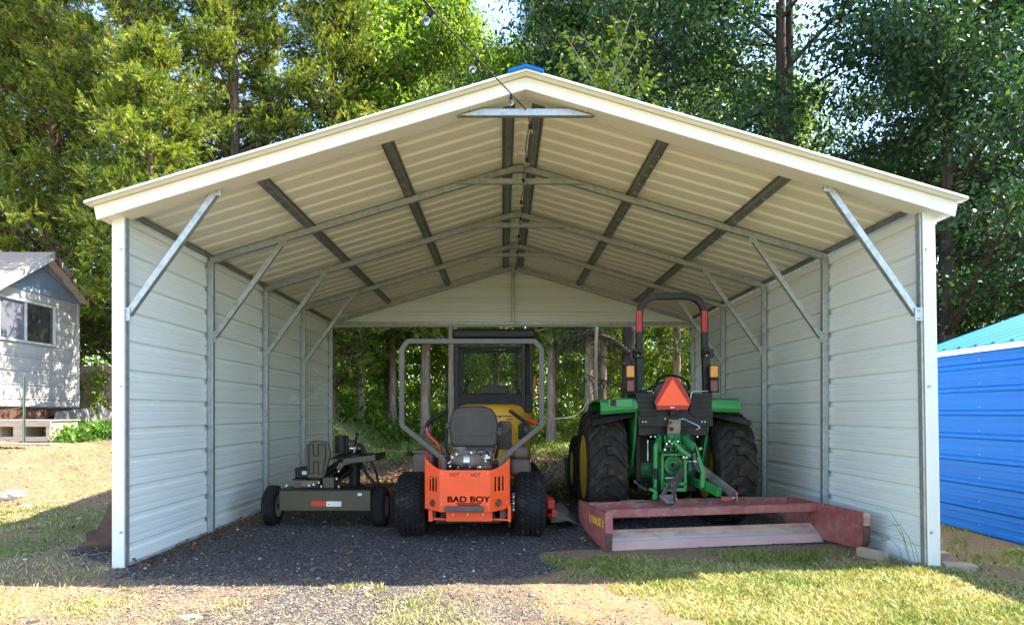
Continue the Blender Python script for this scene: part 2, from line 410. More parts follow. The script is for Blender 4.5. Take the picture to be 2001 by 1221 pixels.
# roof sheets: cream underneath, blue on top
for s in (-1, 1):
    pr = rib_profile(Y0, Y1, .2286, Y0 + .13, h=.018, wide=.044, top=.020, minor=.0022)
    xe = RX + s * 3.25; n = len(pr); b = MB()
    low = [(RX, y, ZRU + d) for y, d in pr] + [(xe, y, zroof(xe) + d) for y, d in pr]
    upp = [(p[0], p[1], p[2] + .0035) for p in low]
    b.add(low, [(i, i + 1, i + 1 + n, i + n) for i in range(n - 1)])
    b.mi = 1; b.add(upp, [(i, i + n, i + 1 + n, i + 1) for i in range(n - 1)])
    b.build('roof_panel', ['roof_under', 'blue_roof'], cp)
    # rake trim along the front and back edges, a white J channel
    for y in (Y0 - .012, Y1 - .004):
        b = MB()
        for dz0, dz1, w in ((.002, .018, .008),):
            b.hexa([(RX, y, ZRU + dz0), (xe, y, zroof(xe) + dz0), (xe, y + .05, zroof(xe) + dz0), (RX, y + .05, ZRU + dz0),
                    (RX, y, ZRU + dz1 + .004), (xe, y, zroof(xe) + dz1 + .004), (xe, y + .05, zroof(xe) + dz1 + .004), (RX, y + .05, ZRU + dz1 + .004)])
        b.build('rake_trim', 'white_trim', cp, bevel=.003)
    # front fascia and its soffit going back to the frame
    b = MB(); xf = RX + s * 3.22; yf = 4.935
    zb = lambda x: zraft(x) - .004
    N = 10
    for i in range(N):
        xa, xb = RX + (xf - RX) * i / N, RX + (xf - RX) * (i + 1) / N
        b.hexa([(xa, yf, zb(xa)), (xb - (s * .02 if i == N - 1 else 0), yf, zb(xb)), (xb - (s * .02 if i == N - 1 else 0), yf + .012, zb(xb)), (xa, yf + .012, zb(xa)),
                (xa, yf, zroof(xa) - .006), (xb, yf, zroof(xb) - .006), (xb, yf + .012, zroof(xb) - .006), (xa, yf + .012, zroof(xa) - .006)])
    b.build('fascia', 'white_trim', cp)
    b = MB(); xo = RX + s * 3.19
    b.hexa([(RX, yf + .013, zb(RX)), (xo, yf + .013, zb(xo)), (xo, 5.125, zb(xo)), (RX, 5.125, zb(RX)),
            (RX, yf + .013, zb(RX) + .02), (xo, yf + .013, zb(xo) + .02), (xo, 5.125, zb(xo) + .02), (RX, 5.125, zb(RX) + .02)])
    b.build('soffit', 'white_trim', cp, bevel=.004)
    # boxed eave along the side
    xw = (XL - .085) if s < 0 else (XR + .085)
    b = MB(); a0, a1 = sorted((xw, xo)); b.box(a0, a1, 5.13, Y1 - .1, 2.636, 2.70)
    b.build('eave_box', 'white_trim', cp, bevel=.003)
# blue ridge cap
b = MB()
for s in (-1, 1):
    b.hexa([(RX, Y0 - .03, ZRU + .020), (RX + s * .125, Y0 - .03, ZRU - .018), (RX + s * .125, Y1 + .02, ZRU - .018), (RX, Y1 + .02, ZRU + .020),
            (RX, Y0 - .03, ZRU + .042), (RX + s * .13, Y0 - .03, ZRU + .004), (RX + s * .13, Y1 + .02, ZRU + .004), (RX, Y1 + .02, ZRU + .042)])
b.build('ridge_cap', 'blue_roof', cp)
# frames
T = .057
for i, y in enumerate(FD):
    pts = []
    xa, xb = XL - T / 2, XR + T / 2
    pts.append((xa, y, zraft(xa) + T / 2))
    if 0 < i < 4:
        for k in range(-6, 7):
            x = RX + k * .028; t = abs(k) / 6
            z = zraft(RX + .168) + T / 2 + .030 * math.cos(k / 6 * math.pi / 2) + .006 * 0
            pts.append((x, y, z))
    else: pts.append((RX, y, ZRB + T / 2))
    pts.append((xb, y, zraft(xb) + T / 2))
    bb = MB().sweep(pts, T, T)
    bb.build('rafter', 'galv', cp, bevel=.004)
    # collar brace below the peak
    if i < 4:
        hl = .50 if i == 0 else .615
        zc = 3.448 if i == 0 else 3.462
        MB().prism([(-hl - .02, -.026), (hl + .02, -.026), (hl - .17, .026), (-hl + .17, .026)],
                   lambda a, c, t, zc=zc: (RX + a, t, zc + c), y - T / 2 - (.05 if i == 0 else .045), y - T / 2 - .001 if i else y - T / 2 - .003).build('collar_brace', 'galv', cp, bevel=.003)
    for s, xi in ((-1, XL), (1, XR)):
        lean = .045 if (s > 0 and i == 0) else 0.0
        zt = zraft(xi) + .01
        x0, x1 = (xi - T, xi) if s < 0 else (xi, xi + T)
        b = MB(); b.hexa([(x0 + lean, y - T / 2, 0), (x1 + lean, y - T / 2, 0), (x1 + lean, y + T / 2, 0), (x0 + lean, y + T / 2, 0), (x0, y - T / 2, zt), (x1, y - T / 2, zt), (x1, y + T / 2, zt), (x0, y + T / 2, zt)])
        b.build('leg', 'galv', cp, bevel=.005)
        if i < 4:
            p = Vector((xi - s * .004, y, 1.93)); q = Vector((xi - s * .70, y, zraft(xi - s * .70) + .012))
            MB().bar(p, q, .05, .05, (0, 1, 0)).build('knee_brace', 'galv', cp, bevel=.005)
            # bolted gusset plates at both ends of the brace, and screw heads up the leg
            for e_, dz in ((p, -.0), (q, -.0)):
                gp = MB(); gp.cbox((e_.x, y - T / 2 - .004, e_.z + (.0 if e_ is p else -.012)), (.062, .003, .10)); gp.build('gusset_plate', 'galv', cp)
                for k in (-1, 1): MB().cyl((e_.x, y - T / 2 - .011, e_.z + k * .03), (e_.x, y - T / 2 - .0056, e_.z + k * .03), .006, 6).build('bolt', 'galv_dark', cp)
# front corner posts: white corner trim over the leg, with screws
for s in (-1, 1):
    ln = .045 if s > 0 else 0
    xa, xb = (-2.976, -2.882) if s < 0 else (3.190, 3.285)
    b = MB(); yy = 5.08 - T / 2
    b.hexa([(xa + ln, yy - .016, -.01), (xb + ln, yy - .016, -.01), (xb + ln, yy - .003, -.01), (xa + ln, yy - .003, -.01), (xa, yy - .016, 2.70), (xb, yy - .016, 2.70), (xb, yy - .003, 2.70), (xa, yy - .003, 2.70)])
    xo, xo2 = (xa, xa + .010) if s < 0 else (xb - .010, xb)
    b.hexa([(xo + ln, yy - .002, -.01), (xo2 + ln, yy - .002, -.01), (xo2 + ln, yy + .08, -.01), (xo + ln, yy + .08, -.01), (xo, yy - .002, 2.70), (xo2, yy - .002, 2.70), (xo2, yy + .08, 2.70), (xo, yy + .08, 2.70)])
    b.build('corner_trim', 'white_trim', cp, bevel=.004)
    for z in (.27, 1.38, 2.42):
        xc = (xb - .022 if s < 0 else xa + .025) + ln * (1 - z / 2.7)
        MB().cyl((xc, yy - .024, z), (xc, yy - .0165, z), .011, 10).build('bolt', 'galv', cp, smooth=True)
for px, py in ((920, 222), (1147, 224)):
    p = at(px, py, 4.93); p.z = zraft(p.x) + .02
    MB().cyl((p.x, 5.0, p.z - .022), (p.x, 5.0, p.z - .034), .010, 10).build('bolt', 'galv', cp, smooth=True)
# screw heads holding the wall sheets to the legs, one mesh per leg line
for y in FD[1:4]:
    for s, xi in ((-1, XL - .061), (1, XR + .061)):
        sc = MB(); z = .235
        while z < 2.6:
            for dy in (-.045, .045): sc.cyl((xi - s * .004, y + dy, z), (xi + s * .001, y + dy, z), .0055, 6)
            z += .2286
        o = sc.build('screw_head', 'galv_dark', cp); o['kind'] = 'stuff'
# base rails
for xi in (XL - T, XR):
    MB().box(xi + .001, xi + T - .001, 5.12, 11.14, -.05, .006).build('base_rail', 'galv', cp, bevel=.004)
# hat channels running the length of the roof
def hat(x, w=.105):
    b = MB(); ya, yb = 4.965, 11.30
    zt = zroof(x) - .004; zb_ = zraft(x) + .0632
    sl = -SLU * (1 if x > RX else -1)
    for k in range(26):
        a, c = ya + (yb - ya) * k / 26, ya + (yb - ya) * (k + 1) / 26
        f = lambda dx, z: z + sl * dx
        b.hexa([(x - w * .28, a, f(-w * .28, zb_)), (x + w * .28, a, f(w * .28, zb_)), (x + w * .28, c, f(w * .28, zb_)), (x - w * .28, c, f(-w * .28, zb_)),
                (x - w * .33, a, f(-w * .33, zt)), (x + w * .33, a, f(w * .33, zt)), (x + w * .33, c, f(w * .33, zt)), (x - w * .33, c, f(-w * .33, zt))]) if k == 0 else None
    # one straight channel and its two flanges
    b = MB()
    prof = [(-.5, 1.0), (-.5, .94), (-.30, .94), (-.24, 0), (.24, 0), (.30, .94), (.5, .94), (.5, 1.0)]
    H = zt - zb_
    b.prism([(u * w, v) for u, v in prof], lambda u, v, t: (x + u, t, zb_ + H * v + sl * u), ya, yb)
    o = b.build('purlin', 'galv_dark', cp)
    # screw tips through the flange
    sc = MB()
    for k in range(28):
        y = ya + .1 + k * .2286
        if y > yb: break
        for sg in (-1, 1):
            xx = x + sg * w * .10
            sc.tube([(xx, y, zb_ + sl * sg * w * .1 + .002), (xx + .004, y + .004, zb_ + sl * sg * w * .1 - .022)], [.0035, .0015], 5)
    so_ = sc.build('screw_tip', 'galv', o); so_['kind'] = 'stuff'
for x in (-1.935, -.93, .045, .285, 1.285, 2.27): hat(x)
for x in (XL - .045, XR + .045): hat(x, .035)
# rear gable end
def gable(y, z0, name, material, inward):
    pr = rib_profile(z0, ZRU - .03, .2286, .12 + .2286 * 12)
    n = len(pr); b = MB(); L = []; Rr = []
    for z, d in pr:
        hw = max(0.02, (ZRU - .005 - z) / SLU); L.append((max(RX - hw, XL - .05), y + d, z)); Rr.append((min(RX + hw, XR + .05), y + d, z))
    b.add(L + Rr, [(i, i + 1, i + 1 + n, i + n) for i in range(n - 1)])
    b.add([(p[0], p[1] + .0015, p[2]) for p in L + Rr], [(i, i + n, i + 1 + n, i + 1) for i in range(n - 1)])
    b.build(name, material, cp)
gable(11.215, 2.67, 'gable_panel', 'white_panel', -1)
MB().box(XL + .001, XR - .001, 11.16, 11.205, 2.655, 2.712).build('header_rail', 'galv', cp, bevel=.004)
MB().box(XL - .02, XR + .02, 11.222, 11.245, 2.635, 2.70).build('header_trim', 'white_trim', cp, bevel=.003)
MB().box(RX - .028, RX + .028, 11.155, 11.20, 2.714, ZRB - .002).build('gable_post', 'galv', cp, bevel=.004)

# string of globe lights from the front of the ridge out towards the viewer and along the ridge
sg = thing('string_light', 'string of clear globe bulbs tied under the carport peak and rising over the yard', 'string light', (.17, 5.0, 3.4))
P = [at(700, -120, 2.6), at(827, -1, 3.1), at(876, 55, 3.5), at(964, 147, 4.35), at(1002, 187, 4.75), at(1029, 216, 5.02)]
cable = MB().tube(P, .0045, 6)
cable.build('cable', 'black', sg, smooth=True)
inner = [Vector((.195, 5.03, 3.42))]
for k in range(1, 31):
    y = 5.03 + k * .2
    inner.append(Vector((.20 + .01 * math.sin(k * 1.7), y, 3.47 - .05 * abs(math.sin((y - 5.08) / 1.525 * math.pi)) - .0)))
MB().tube(inner, .004, 5).build('cable', 'black', sg, smooth=True)
def bulb(p, down, r=.020):
    p = Vector(p); dn = Vector(down).normalized()
    e = part_empty('bulb', sg, p)
    MB().lathe(p, dn, [(0, .008), (.004, .013), (.035, .014), (.040, .011), (.045, .0)], 10).build('socket', 'black', e, smooth=True)
    MB().lathe(p + dn * .040, dn, [(0, .009), (.008, r * .75), (.022, r), (.034, r * .82), (.042, r * .4), (.045, 0)], 14).build('globe', 'bulb', e, smooth=True)
    MB().tube([p + dn * .045, p + dn * .058 + Vector((.004, 0, 0)), p + dn * .072], .0022, 5).build('filament', 'filament', e)
for px, py, d in ((846, 20, 3.22), (934, 118, 4.05), (1000, 184, 4.72)):
    p = at(px, py, d); bulb(p, (-.55 if px < 900 else -.5 if px < 990 else -.12, 0, -.8), .023)
for k in (1, 4, 7, 10, 13, 17, 21, 26): bulb(inner[k], (.15, 0, -1), .019)
# timer / hook at the collar brace
MB().box(.170, .190, 5.02, 5.034, 3.43, 3.475).build('hook', 'galv', sg, bevel=.003)
# ------------------------------------------------------------------ tyres
def tyre(parent, c, r, w, rim_r, tread, material, rim_mat, side=1, name='wheel', rim_in=.35, seed=1, hub='bright_metal'):
    """wheel on an axle along x; side = +1 when its outer face looks to +x"""
    e = part_empty(name, parent, c); c = Vector(c); X = Vector((1, 0, 0))
    hw = w / 2; b = MB()
    prof = [(-hw * .80, rim_r), (-hw * .93, rim_r + .015), (-hw, rim_r + (r - rim_r) * .45), (-hw * .97, r - (r - rim_r) * .28), (-hw * .86, r - .018), (-hw * .6, r - .003), (0, r),
            (hw * .6, r - .003), (hw * .86, r - .018), (hw * .97, r - (r - rim_r) * .28), (hw, rim_r + (r - rim_r) * .45), (hw * .93, rim_r + .015), (hw * .80, rim_r)]
    b.lathe(c, X, prof, 56)
    surf = lambda u: r - (.018 * max(0, (abs(u) / hw - .6) / .26) if abs(u) < hw * .86 else .018 + (abs(u) / hw - .86) * (r - rim_r) * 1.9)
    def pt(u, a, h): rr = surf(u) + h; return c + Vector((u, math.cos(a) * rr, math.sin(a) * rr))
    def lug(path, wd, h):
        # path of (u, angle); wd width in radians
        for i in range(len(path) - 1):
            (u0, a0), (u1, a1) = path[i], path[i + 1]
            q = []
            for hh in (-.012, h):
                k = 1.0 if hh < 0 else .86
                q += [pt(u0, a0 - wd * k / 2, hh), pt(u1, a1 - wd * k / 2, hh), pt(u1, a1 + wd * k / 2, hh), pt(u0, a0 + wd * k / 2, hh)]
            b.hexa(q)
    if tread == 'turf':
        n = 44
        for i in range(n):
            a = 2 * math.pi * i / n
            for j, u in enumerate((-.80, -.48, -.16, .16, .48, .80)):
                da = (math.pi / n) if j % 2 else 0
                sg = 1 if j % 2 else -1
                lug([(hw * (u - .12), a + da - sg * .024), (hw * (u + .12), a + da + sg * .024)], .078, .014)
    elif tread == 'lug':
        n = 19
        for i in range(n):
            for s in (-1, 1):
                a = 2 * math.pi * (i + (.5 if s > 0 else 0)) / n
                lug([(-s * hw * .10, a), (s * hw * .26, a), (s * hw * .60, a + .13), (s * hw * .90, a + .24), (s * hw * 1.0, a + .27)], .135, .034)
    elif tread == 'rib':
        for u in (-.55, -.2, .2, .55):
            b.lathe(c, X, [(hw * (u - .10), surf(hw * u) - .004), (hw * (u - .09), surf(hw * u) + .005), (hw * (u + .09), surf(hw * u) + .005), (hw * (u + .10), surf(hw * u) - .004)], 48)
    b.build('tyre', material, e, smooth=True)
    s = side; b = MB()
    di = hw * rim_in
    b.lathe(c, X, [(s * hw * .90, rim_r + .012), (s * hw * .84, rim_r - .004), (s * hw * .5, rim_r - .022), (s * di, rim_r * .80), (s * di * .8, rim_r * .45), (s * di, rim_r * .28), (s * di, .0001)], 40)
    b.lathe(c, X, [(-s * hw * .84, rim_r + .008), (-s * hw * .5, rim_r - .020), (s * di * .7, rim_r * .80)], 40)
    b.build('rim', rim_mat, e, smooth=True)
    b = MB(); b.lathe(c, X, [(s * (di - .01), rim_r * .26), (s * (di + .03), rim_r * .24), (s * (di + .045), rim_r * .1), (s * (di + .045), .0001)], 18)
    for k in range(5):
        a = k * 2 * math.pi / 5
        p = c + Vector((s * di * .9, math.cos(a) * rim_r * .38, math.sin(a) * rim_r * .38)); b.cyl(p, p + X * s * .022, .010, 6)
    b.build('hub', hub, e, smooth=True)
    return e

# ------------------------------------------------------------------ the orange zero-turn mower
zm = thing('riding_mower', 'orange zero-turn riding mower with grey roll bar, seen from behind', 'mower', (-.31, 6.3, 0))
for s in (-1, 1):
    tyre(zm, (-.305 + s * .562, 6.42, .298), .298, .295, .15, 'turf', 'tyre', 'grey_rim', s)
mx = -.318
xpx = lambda px, d: (px - VX) * d / FPX
zpy = lambda py, d: CH + (VY - py) * d / FPX
# rear guard: three facets, with slots, round holes and lettering
yg = 5.86
XC0, XC1 = xpx(860, yg), xpx(957, yg)
XS0, XS1 = xpx(829, yg + .05), xpx(996, yg + .05)
def zt(x):   # upper edge, curling up at the ends
    t = min(abs(x - mx) / .385, 1); return .672 + .10 * max(0, (t - .5) / .5) ** 1.9
# front line of the guard in plan
def yplan(x):
    if x < XC0: return yg + (XC0 - x) * .85
    if x > XC1: return yg + (x - XC1) * .85
    return yg
g = MB()
holes = []
for s in (-1, 1):
    for k in range(3):
        cx_ = (xpx(839.5 + k * 6.0, yg) if s < 0 else xpx(967.5 + k * 7.3, yg)); holes.append(('slot', cx_, .445 + .10, .0085, .065))
    holes.append(('round', xpx(844.5, yg) if s < 0 else xpx(974, yg), .373, .024, .034))
nx = 150; nz = 88
xs = np.linspace(XS0, XS1, nx + 1)
def inside(x, z):
    for h in holes:
        if h[0] == 'slot' and abs(x - h[1]) < h[3] and abs(z - (h[2] + .0)) < h[4]: return True
        if h[0] == 'round' and ((x - h[1]) / h[3]) ** 2 + ((z - h[2]) / h[4]) ** 2 < 1: return True
    # cut slots under the lettering
    for r_, (dz, w0) in enumerate(((0, .115), (.0125, .10), (.025, .085))):
        zz = .375 - dz
        if abs(z - zz) < .0042 and abs(x - (mx + .013)) < w0: return True
    return False
vid = {}; vs = []; fs = []
def gv(i, j, k):
    key = (i, j, k)
    if key not in vid:
        x = xs[i]; zb0 = .300 + (.016 * max(0, (abs(x - mx) - .22) / .16))
        z = zb0 + (zt(x) - zb0) * j / nz
        vid[key] = len(vs); vs.append((x, yplan(x) + (.006 if k else 0), z))
    return vid[key]
for i in range(nx):
    xc = (xs[i] + xs[i + 1]) / 2
    for j in range(nz):
        zb0 = .300 + (.016 * max(0, (abs(xc - mx) - .22) / .16)); zc = zb0 + (zt(xc) - zb0) * (j + .5) / nz
        if inside(xc, zc): continue
        fs.append((gv(i, j, 0), gv(i + 1, j, 0), gv(i + 1, j + 1, 0), gv(i, j + 1, 0)))
g.add(vs, fs)
go = g.build('rear_guard', 'orange', zm, smooth=True)
sm = go.modifiers.new('solid', 'SOLIDIFY'); sm.thickness = .005; sm.offset = 1
# side wings of the guard running forward
for s, X_ in ((-1, XS0), (1, XS1)):
    yb_ = yplan(X_)
    b = MB(); b.prism([(yb_ + .001, .316), (yb_ + .001, zt(X_)), (yb_ + .16, zt(X_) + .045), (yb_ + .34, .70), (yb_ + .34, .34)], lambda a, c, t: (X_ + t, a, c), -s * .007, 0)
    b.build('guard_wing', 'orange', zm, bevel=.002)
text_obj('lettering', 'BAD BOY', .072, (mx + .012, yg - .004, .412), (1, 0, 0), (0, 0, 1), 'decal_black', zm, .001, .0022, 1.24)
sb = MB()   # slab serifs in the letters
for px in (870.5, 884, 892, 897.5, 920, 945):
    x = xpx(px, yg)
    for z in (.435, .389): sb.box(x - .010, x + .010, yg - .0047, yg - .002, z - .0026, z + .0026)
sb.build('lettering', 'decal_black', zm)
text_obj('warning_text', 'HOT', .042, (xpx(888, yg), yg - .004, .632), (1, 0, 0), (0, 0, 1), 'decal_black', zm, .0012, .0012, .95)
text_obj('warning_text', 'HOT', .042, (xpx(929.5, yg), yg - .004, .629), (1, 0, 0), (0, 0, 1), 'decal_black', zm, .0012, .0012, .95)
a_ = MB()
for px, sgn in ((872.5, -1), (944, 1)):
    x = xpx(px, yg); z = .641
    a_.prism([(x + sgn * .022, z), (x, z + .006), (x - sgn * .018, z + .002), (x - sgn * .018, z - .002), (x, z - .006)], lambda a, c, t: (a, t, c), yg - .0045, yg - .0015)
# small dashes flanking the cut slots
for r_, (dz, w0) in enumerate(((0, .115), (.0125, .10), (.025, .085))):
    for sg_ in (-1, 1):
        for q in range(2 if r_ == 0 else 2):
            xx = mx + .013 + sg_ * (w0 + .010 + q * .016); zz = .375 - dz
            a_.box(xx - .005, xx + .005, yg - .0046, yg - .0017, zz - .004, zz + .004)
a_.build('decal', 'decal_black', zm)
# side warning strips (tiny)
b = MB()
for px, d in ((834.5, .02), (856.5, 0), (961.5, 0), (990, .02)):
    x = xpx(px, yg + .03)
    for k in range(5): b.box(x - .003, x + .003, yplan(x) - .004, yplan(x) - .0015, .40 + k * .018, .411 + k * .018)
b.build('decal', 'decal_black', zm)
MB().box(xpx(868, 5.8), xpx(945, 5.8), yg - .05, yg - .0075, zpy(1000, 5.8), zpy(989.5, 5.8)).build('bumper_bar', 'rops', zm, bevel=.006)
# lights / mufflers behind the round holes
MB().cyl((xpx(844, yg), 5.93, .373), (xpx(844, yg), 5.99, .373), .030, 16).build('tail_reflector', 'red_lens', zm, smooth=True)
MB().lathe((xpx(974, yg), 5.885, .375), (0, 1, 0), [(0, .012), (.0, .026), (.14, .026)], 16).build('exhaust_pipe', 'rusty', zm, smooth=True)
# lower orange frame
b = MB()
b.box(xpx(872, 5.95), xpx(962, 5.95), 5.94, 5.985, .205, .298)
b.box(xpx(838, 6), xpx(846, 6), 5.97, 6.5, .20, .33); b.box(xpx(992, 6), xpx(998.5, 6), 5.97, 6.5, .195, .34)
b.bar((xpx(842, 6), 6.0, .222), (xpx(872, 6), 6.0, .215), .03, .018); b.bar((xpx(962, 6), 6.0, .215), (xpx(995, 6), 6.0, .21), .03, .018)
b.build('lower_frame', 'orange', zm, bevel=.004)
b = MB()
for px in (885, 944, 914): b.cyl((xpx(px, 5.93), 5.925, .27), (xpx(px, 5.93), 5.945, .27), .009, 8)
b.build('bolt', 'bright_metal', zm)
b = MB(); b.box(-.62, -.02, 6.02, 6.9, .17, .33); b.box(-.50, -.13, 5.94, 6.0, .30, .33)
b.build('gear_housing', 'black_metal', zm, bevel=.01)
MB().cyl((-.72, 6.42, .298), (.1, 6.42, .298), .045, 14).build('axle', 'black_metal', zm, smooth=True)
b = MB()     # springs beside the frame
for s, px in ((1, 1003),):
    x = xpx(px, 6.1)
    pts = [(x + .016 * math.cos(t * .9), 6.16 + .016 * math.sin(t * .9), .26 + t * .0042) for t in range(0, 44)]
    b.tube(pts, .004, 6)
b.build('spring', 'bright_metal', zm, smooth=True)
# hydro tank below guard ends
for px in (852, 978):
    MB().cyl((xpx(px, 6.1), 6.02, .262), (xpx(px, 6.1), 6.25, .262), .052, 18).build('oil_filter', 'tank', zm, smooth=True)
# fuel tanks
def roundbox(name, material, parent, x0, x1, y0, y1, z0, z1, bev, smooth=True):
    o = MB().box(x0, x1, y0, y1, z0, z1).build(name, material, parent, bevel=bev, seg=4)
    return o
roundbox('fuel_tank', 'tank', zm, xpx(806, 6.5), xpx(848, 6.5), 6.42, 7.2, zpy(930, 6.5), zpy(884, 6.5), .05)
roundbox('fuel_tank', 'tank', zm, xpx(996, 6.5), xpx(1037, 6.5), 6.42, 7.2, zpy(930, 6.5), zpy(896, 6.5), .05)
roundbox('tank_bulge', 'tank', zm, xpx(1002, 6.5), xpx(1033, 6.5), 6.46, 7.0, zpy(896.5, 6.5), zpy(872, 6.5), .045)
roundbox('tank_bulge', 'tank', zm, xpx(806, 6.5), xpx(838, 6.5), 6.46, 7.0, zpy(885, 6.5), zpy(880, 6.5), .01)
for px, py in ((801, 884), (1016, 869)):
    MB().lathe((xpx(px, 6.6), 6.66, zpy(py + 4, 6.6) - .02), (0, 0, 1), [(0, .038), (.045, .040), (.05, .03), (.05, .0001)], 16).build('fuel_cap', 'black', zm, smooth=True)
MB().box(xpx(822, 6.4), xpx(1030, 6.4), 6.46, 7.3, .30, .46).build('chassis', 'black_metal', zm, bevel=.02)
# roll bar
yr = 6.04
def rp(px, py, dy=0): return Vector((xpx(px, yr), yr + dy, zpy(py, yr)))
path = [rp(867, 932), rp(867, 897), rp(785.5, 831), rp(785.5, 683), rp(797, 667), rp(1045, 667), rp(1058, 683), rp(1058.5, 831), rp(979, 897), rp(979, 932)]
# round the corners a little
def fillet(p, r, n=5):
    out = [p[0]]
    for i in range(1, len(p) - 1):
        a = (p[i - 1] - p[i]); c = (p[i + 1] - p[i]); rr = min(r, a.length * .45, c.length * .45)
        A = p[i] + a.normalized() * rr; C = p[i] + c.normalized() * rr
        for k in range(n + 1):
            t = k / n; out.append(A * (1 - t) ** 2 + p[i] * 2 * t * (1 - t) + C * t * t)
    out.append(p[-1]); return out
MB().sweep(fillet(path, .02), .05, .046).build('roll_bar', 'rops', zm, bevel=.006)
# engine
ye = 6.12
b = MB(); b.lathe((xpx(877, ye), ye + .06, zpy(902, ye)), (1, 0, 0), [(0, .03), (.0, .062), (.01, .068), (.15, .068), (.165, .078), (.18, .078), (.19, .070), (.33, .070), (.35, .055), (.352, .0001)], 26)
for k in range(8): b.lathe((xpx(925 + k * 2.4, ye), ye + .06, zpy(902, ye)), (1, 0, 0), [(0, .070), (.001, .076), (.005, .076), (.006, .070)], 26)
b.build('air_filter', 'engine', zm, smooth=True)
MB().lathe((xpx(906, ye), ye + .06, zpy(902, ye)), (1, 0, 0), [(0, .070), (0, .082), (.055, .082), (.055, .070)], 30).build('filter_strap', 'bright_metal', zm, smooth=True)
MB().lathe((xpx(896, ye), ye + .18, zpy(888, ye)), (0, 0, 1), [(0, .03), (.02, .03), (.022, .066), (.045, .068), (.062, .055), (.066, .0001)], 22).build('engine_cap', 'engine', zm, smooth=True)
b = MB(); b.box(xpx(888, 6.3), xpx(962, 6.3), 6.22, 6.55, .46, zpy(880, 6.3)); b.box(xpx(940, 6.2), xpx(962, 6.2), 6.12, 6.3, zpy(915, 6.2), zpy(886, 6.2))
b.box(xpx(892, 6.2), xpx(940, 6.2), 6.17, 6.21, zpy(889, 6.2), zpy(884, 6.2))
b.build('engine_block', 'engine', zm, bevel=.012)
b = MB(); b.tube([(xpx(868, 6.05), 6.05, .62), (xpx(868, 6.05), 6.05, .71), (xpx(872, 6.1), 6.1, .75), (xpx(880, 6.2), 6.2, .765)], .03, 14)
b.build('intake_hose', 'black', zm, smooth=True)
MB().cyl((xpx(876, 6.0), 6.0, .720), (xpx(882, 6.0), 5.99, .735), .012, 10).build('breather', 'bright_metal', zm, smooth=True)
MB().cyl((xpx(947, 6.1), 6.05, zpy(895, 6.1)), (xpx(958, 6.1), 6.05, zpy(893, 6.1)), .026, 14).build('oil_cap', 'bright_metal', zm, smooth=True)
b = MB()
for k in range(9): b.box(xpx(961, 6.2), xpx(984, 6.2), 6.10, 6.2, .60 + k * .013, .606 + k * .013)
b.build('cooling_fin', 'black_metal', zm)
b = MB(); b.box(xpx(858, 6.2), xpx(873, 6.2), 6.12, 6.4, .60, zpy(896, 6.2)); b.build('engine_bracket', 'red_paint', zm, bevel=.004); b = MB(); b.box(xpx(961, 6.25), xpx(985, 6.25), 6.2, 6.45, .62, zpy(902, 6.25))
b.build('engine_bracket', 'red_paint', zm, bevel=.004)
b = MB()
for px, r_ in ((895, .01), (918, .008), (934, .012)): b.cyl((xpx(px, 5.98), 5.98, .685), (xpx(px, 5.98), 6.03, .69), r_, 8)
b.build('linkage', 'bright_metal', zm)
# hoses, wires and pulley guard round the engine
for k, (pp, rr, mm) in enumerate(([[(880, 915), (886, 905), (900, 912), (915, 920)], .008, 'black'], [[(938, 890), (948, 882), (958, 890), (957, 910)], .007, 'black'], [[(878, 893), (872, 884), (876, 874), (890, 880)], .006, 'black'],
        [[(955, 905), (968, 898), (978, 905), (984, 918)], .006, 'black'], [[(862, 900), (868, 890), (880, 892)], .005, 'red_paint'], [[(930, 884), (938, 876), (952, 880), (960, 896)], .005, 'black'], [[(860, 905), (870, 912), (876, 922)], .009, 'black'])):
    MB().tube(fillet([at(a, c, 6.02 + .02 * k) for a, c in pp], .04, 4), rr, 7).build('hose', mm, zm, smooth=True)
for px, py in ((884, 893), (892, 887), (921, 884), (949, 900), (951, 890), (938, 912), (880, 911)):
    MB().cyl(at(px, py, 6.03), at(px, py, 6.06), .009, 7).build('bolt', 'bright_metal', zm)
for px, py in ((834, 907), (834, 985), (990, 907), (990, 985), (864, 925), (953, 925), (863, 985), (953, 985)):
    x = xpx(px, yg); MB().cyl((x, yplan(x) - .006, zpy(py, yg)), (x, yplan(x) - .0005, zpy(py, yg)), .0065, 8).build('bolt', 'galv', zm)
# seat, back seen from behind
ys = 6.48
sp = [(880, 868), (877, 832), (880, 812), (890, 797), (905, 793), (944, 793), (960, 798), (970, 812), (974, 832), (972, 868), (966, 874), (886, 874)]
b = MB()
pl = [(xpx(a, ys), zpy(c, ys)) for a, c in sp]
cxs = sum(p[0] for p in pl) / len(pl); czs = sum(p[1] for p in pl) / len(pl)
for sc, y0, sc2, y1 in ((1, ys + .03, 1, ys + .13), (.93, ys, 1, ys + .03)):
    n = len(pl); vs = [(cxs + (x - cxs) * sc, y0, czs + (z - czs) * sc) for x, z in pl] + [(cxs + (x - cxs) * sc2, y1, czs + (z - czs) * sc2) for x, z in pl]
    b.add(vs, [tuple(range(n - 1, -1, -1)), tuple(range(n, 2 * n))] + [(i, (i + 1) % n, (i + 1) % n + n, i + n) for i in range(n)])
b.build('seat_back', 'seat_vinyl', zm, bevel=.010, seg=3)
b = MB(); z1 = zpy(847.5, ys)
b.sweep([(xpx(882, ys), ys - .003, zpy(840, ys)), (xpx(888, ys), ys - .006, z1), (xpx(962, ys), ys - .006, z1), (xpx(969, ys), ys - .003, zpy(840, ys))], .012, .010)
